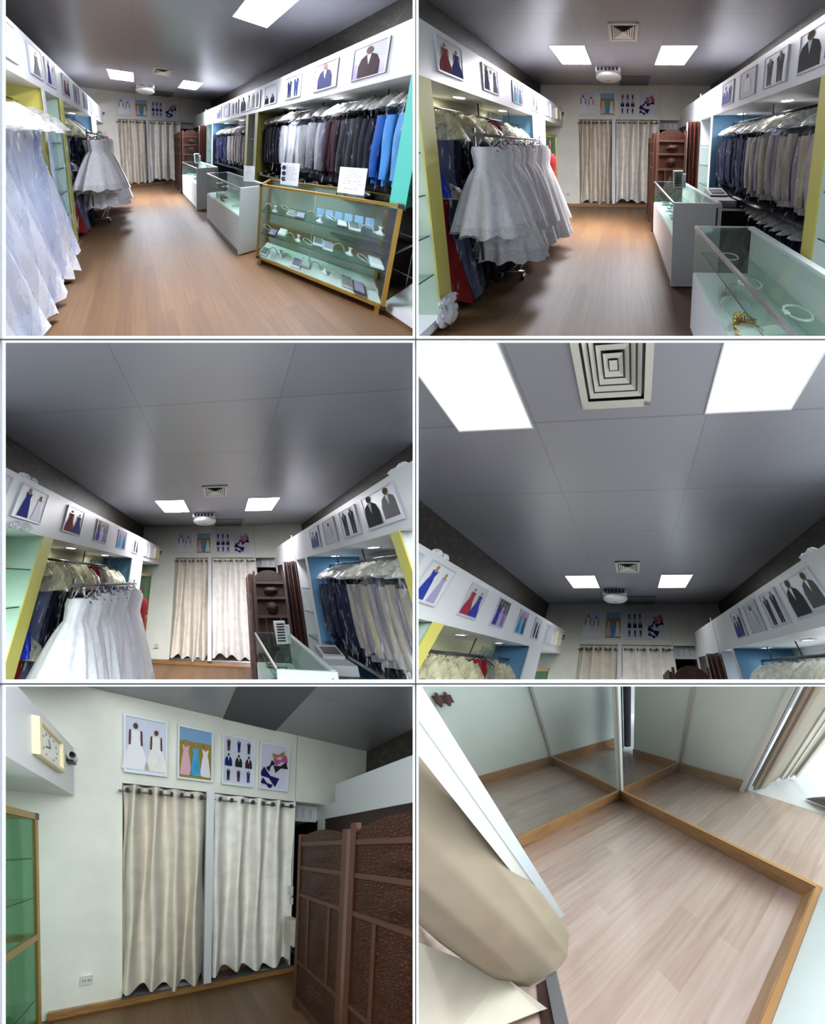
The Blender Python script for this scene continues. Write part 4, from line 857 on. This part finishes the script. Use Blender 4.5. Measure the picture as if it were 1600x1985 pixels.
st6('trim_2', 'thin corner strips of the mirrored walls', MB('light_grey').box(-.012, .012, LB - .03, LB, 0, 1.6).box(-LA + .09, -LA + .12, -.014, .014, 0, 1.6))
st6('door_1', 'grey jamb of the mirrored doorway', MB('trim6').box(.7, .74, LB - .03, LB + .07, 0, 1.6).use('grey').box(.74, .75, LB - .02, LB + .05, 0, 1.6))
st6('door_2', 'white board at the near left doorway', MB('board6').box(.56, .64, -.99, -.96, 0, 1.6).use('grey_panel').box(.56, .637, -1.022, -.99, 0, 1.6))
def cur6(lab, bot, top, m, zt_, zb_=.015, thick=.0, cells=C6, fold=.01):
    def ip(pts, u):
        t = u * (len(pts) - 1); i = min(int(t), len(pts) - 2); f_ = t - i
        return (pts[i][0] * (1 - f_) + pts[i + 1][0] * f_, pts[i][1] * (1 - f_) + pts[i + 1][1] * f_)
    def fn(u, v):
        a, b_ = ip(bot, u), ip(top, u); k = 1 - (1 - v) ** 1.4
        return (a[0] * (1 - v) + b_[0] * v, a[1] * (1 - v) + b_[1] * v + fold * sin(u * 26 + v * 2), zb_ + (zt_ - zb_) * v + .012 * sin(u * 17) * (1 - v))
    inst(cells, 'curtain', lab, 'curtain', (bot[0][0], bot[0][1], 0), [(None, MB(m).grid(fn, 60, 20))])
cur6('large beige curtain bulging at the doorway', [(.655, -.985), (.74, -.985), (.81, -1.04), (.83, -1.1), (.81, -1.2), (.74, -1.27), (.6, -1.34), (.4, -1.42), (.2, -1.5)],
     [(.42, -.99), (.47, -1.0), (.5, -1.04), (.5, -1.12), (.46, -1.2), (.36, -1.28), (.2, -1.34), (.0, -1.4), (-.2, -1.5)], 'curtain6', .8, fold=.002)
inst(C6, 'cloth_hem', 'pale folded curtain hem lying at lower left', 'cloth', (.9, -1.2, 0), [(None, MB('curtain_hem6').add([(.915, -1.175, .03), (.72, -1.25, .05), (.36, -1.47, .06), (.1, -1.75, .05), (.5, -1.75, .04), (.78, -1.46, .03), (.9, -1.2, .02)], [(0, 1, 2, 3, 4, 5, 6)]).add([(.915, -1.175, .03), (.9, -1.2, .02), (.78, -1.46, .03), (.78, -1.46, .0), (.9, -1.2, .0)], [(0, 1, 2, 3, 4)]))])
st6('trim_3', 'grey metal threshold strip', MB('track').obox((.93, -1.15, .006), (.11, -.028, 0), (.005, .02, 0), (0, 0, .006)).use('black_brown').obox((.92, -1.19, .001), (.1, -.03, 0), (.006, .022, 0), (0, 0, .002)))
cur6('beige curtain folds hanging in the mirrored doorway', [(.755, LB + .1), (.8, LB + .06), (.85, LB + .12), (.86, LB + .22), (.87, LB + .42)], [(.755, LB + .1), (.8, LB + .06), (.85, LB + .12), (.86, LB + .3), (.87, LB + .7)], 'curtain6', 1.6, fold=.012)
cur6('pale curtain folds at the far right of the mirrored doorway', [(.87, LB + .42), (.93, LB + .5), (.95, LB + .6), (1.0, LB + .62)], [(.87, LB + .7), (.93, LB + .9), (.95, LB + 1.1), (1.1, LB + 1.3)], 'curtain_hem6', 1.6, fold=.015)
inst(C6, 'shoe', 'black pointed shoe tip at the right edge', 'shoe', (1.2, 1.08, 0), [(None, MB('black').grid(lambda u, v: (1.16 + .28 * v, 1.1 - .04 * v + .055 * min(1, v * 2.4) ** .7 * cos(2 * pi * u), .005 + .07 * min(1, v * 2.2) ** .8 * max(0, sin(2 * pi * u) * .5 + .5)), 18, 8, True))])
inst(C6, 'dark_trousers', 'navy trouser legs built as a reflection at the mirror corner', 'trousers', (-1.0, 1.06, 0), [('leg', MB('navy6').grid(lambda u, v: (-1.03 + .055 * cos(2 * pi * u), 1.08 + .05 * sin(2 * pi * u), 1.5 * v + .03), 12, 6, True)), ('leg', MB('navy6').grid(lambda u, v: (-1.09 + .05 * cos(2 * pi * u), .99 + .05 * sin(2 * pi * u), 1.5 * v + .01), 12, 6, True))])  # reflected legs built as solid tubes past the mirror corner
hk = MB('cloth#4a1f24')
for i in range(2): hk.path([(-LA + .1, -.73 - .06 * i, .73), (-LA + .16, -.73 - .06 * i, .7), (-LA + .15, -.75 - .06 * i, .66), (-LA + .12, -.76 - .06 * i, .68)], .012, 6)
inst(C6, 'wall_hook', 'dark red double hook on wall, top left', 'hook', (-LA + .1, -.77, .7), [('hooks', hk), ('plate', MB('cloth#4a1f24').box(-LA + .09, -LA + .1, -.83, -.7, .67, .72))])
print('THINGS', STATS)
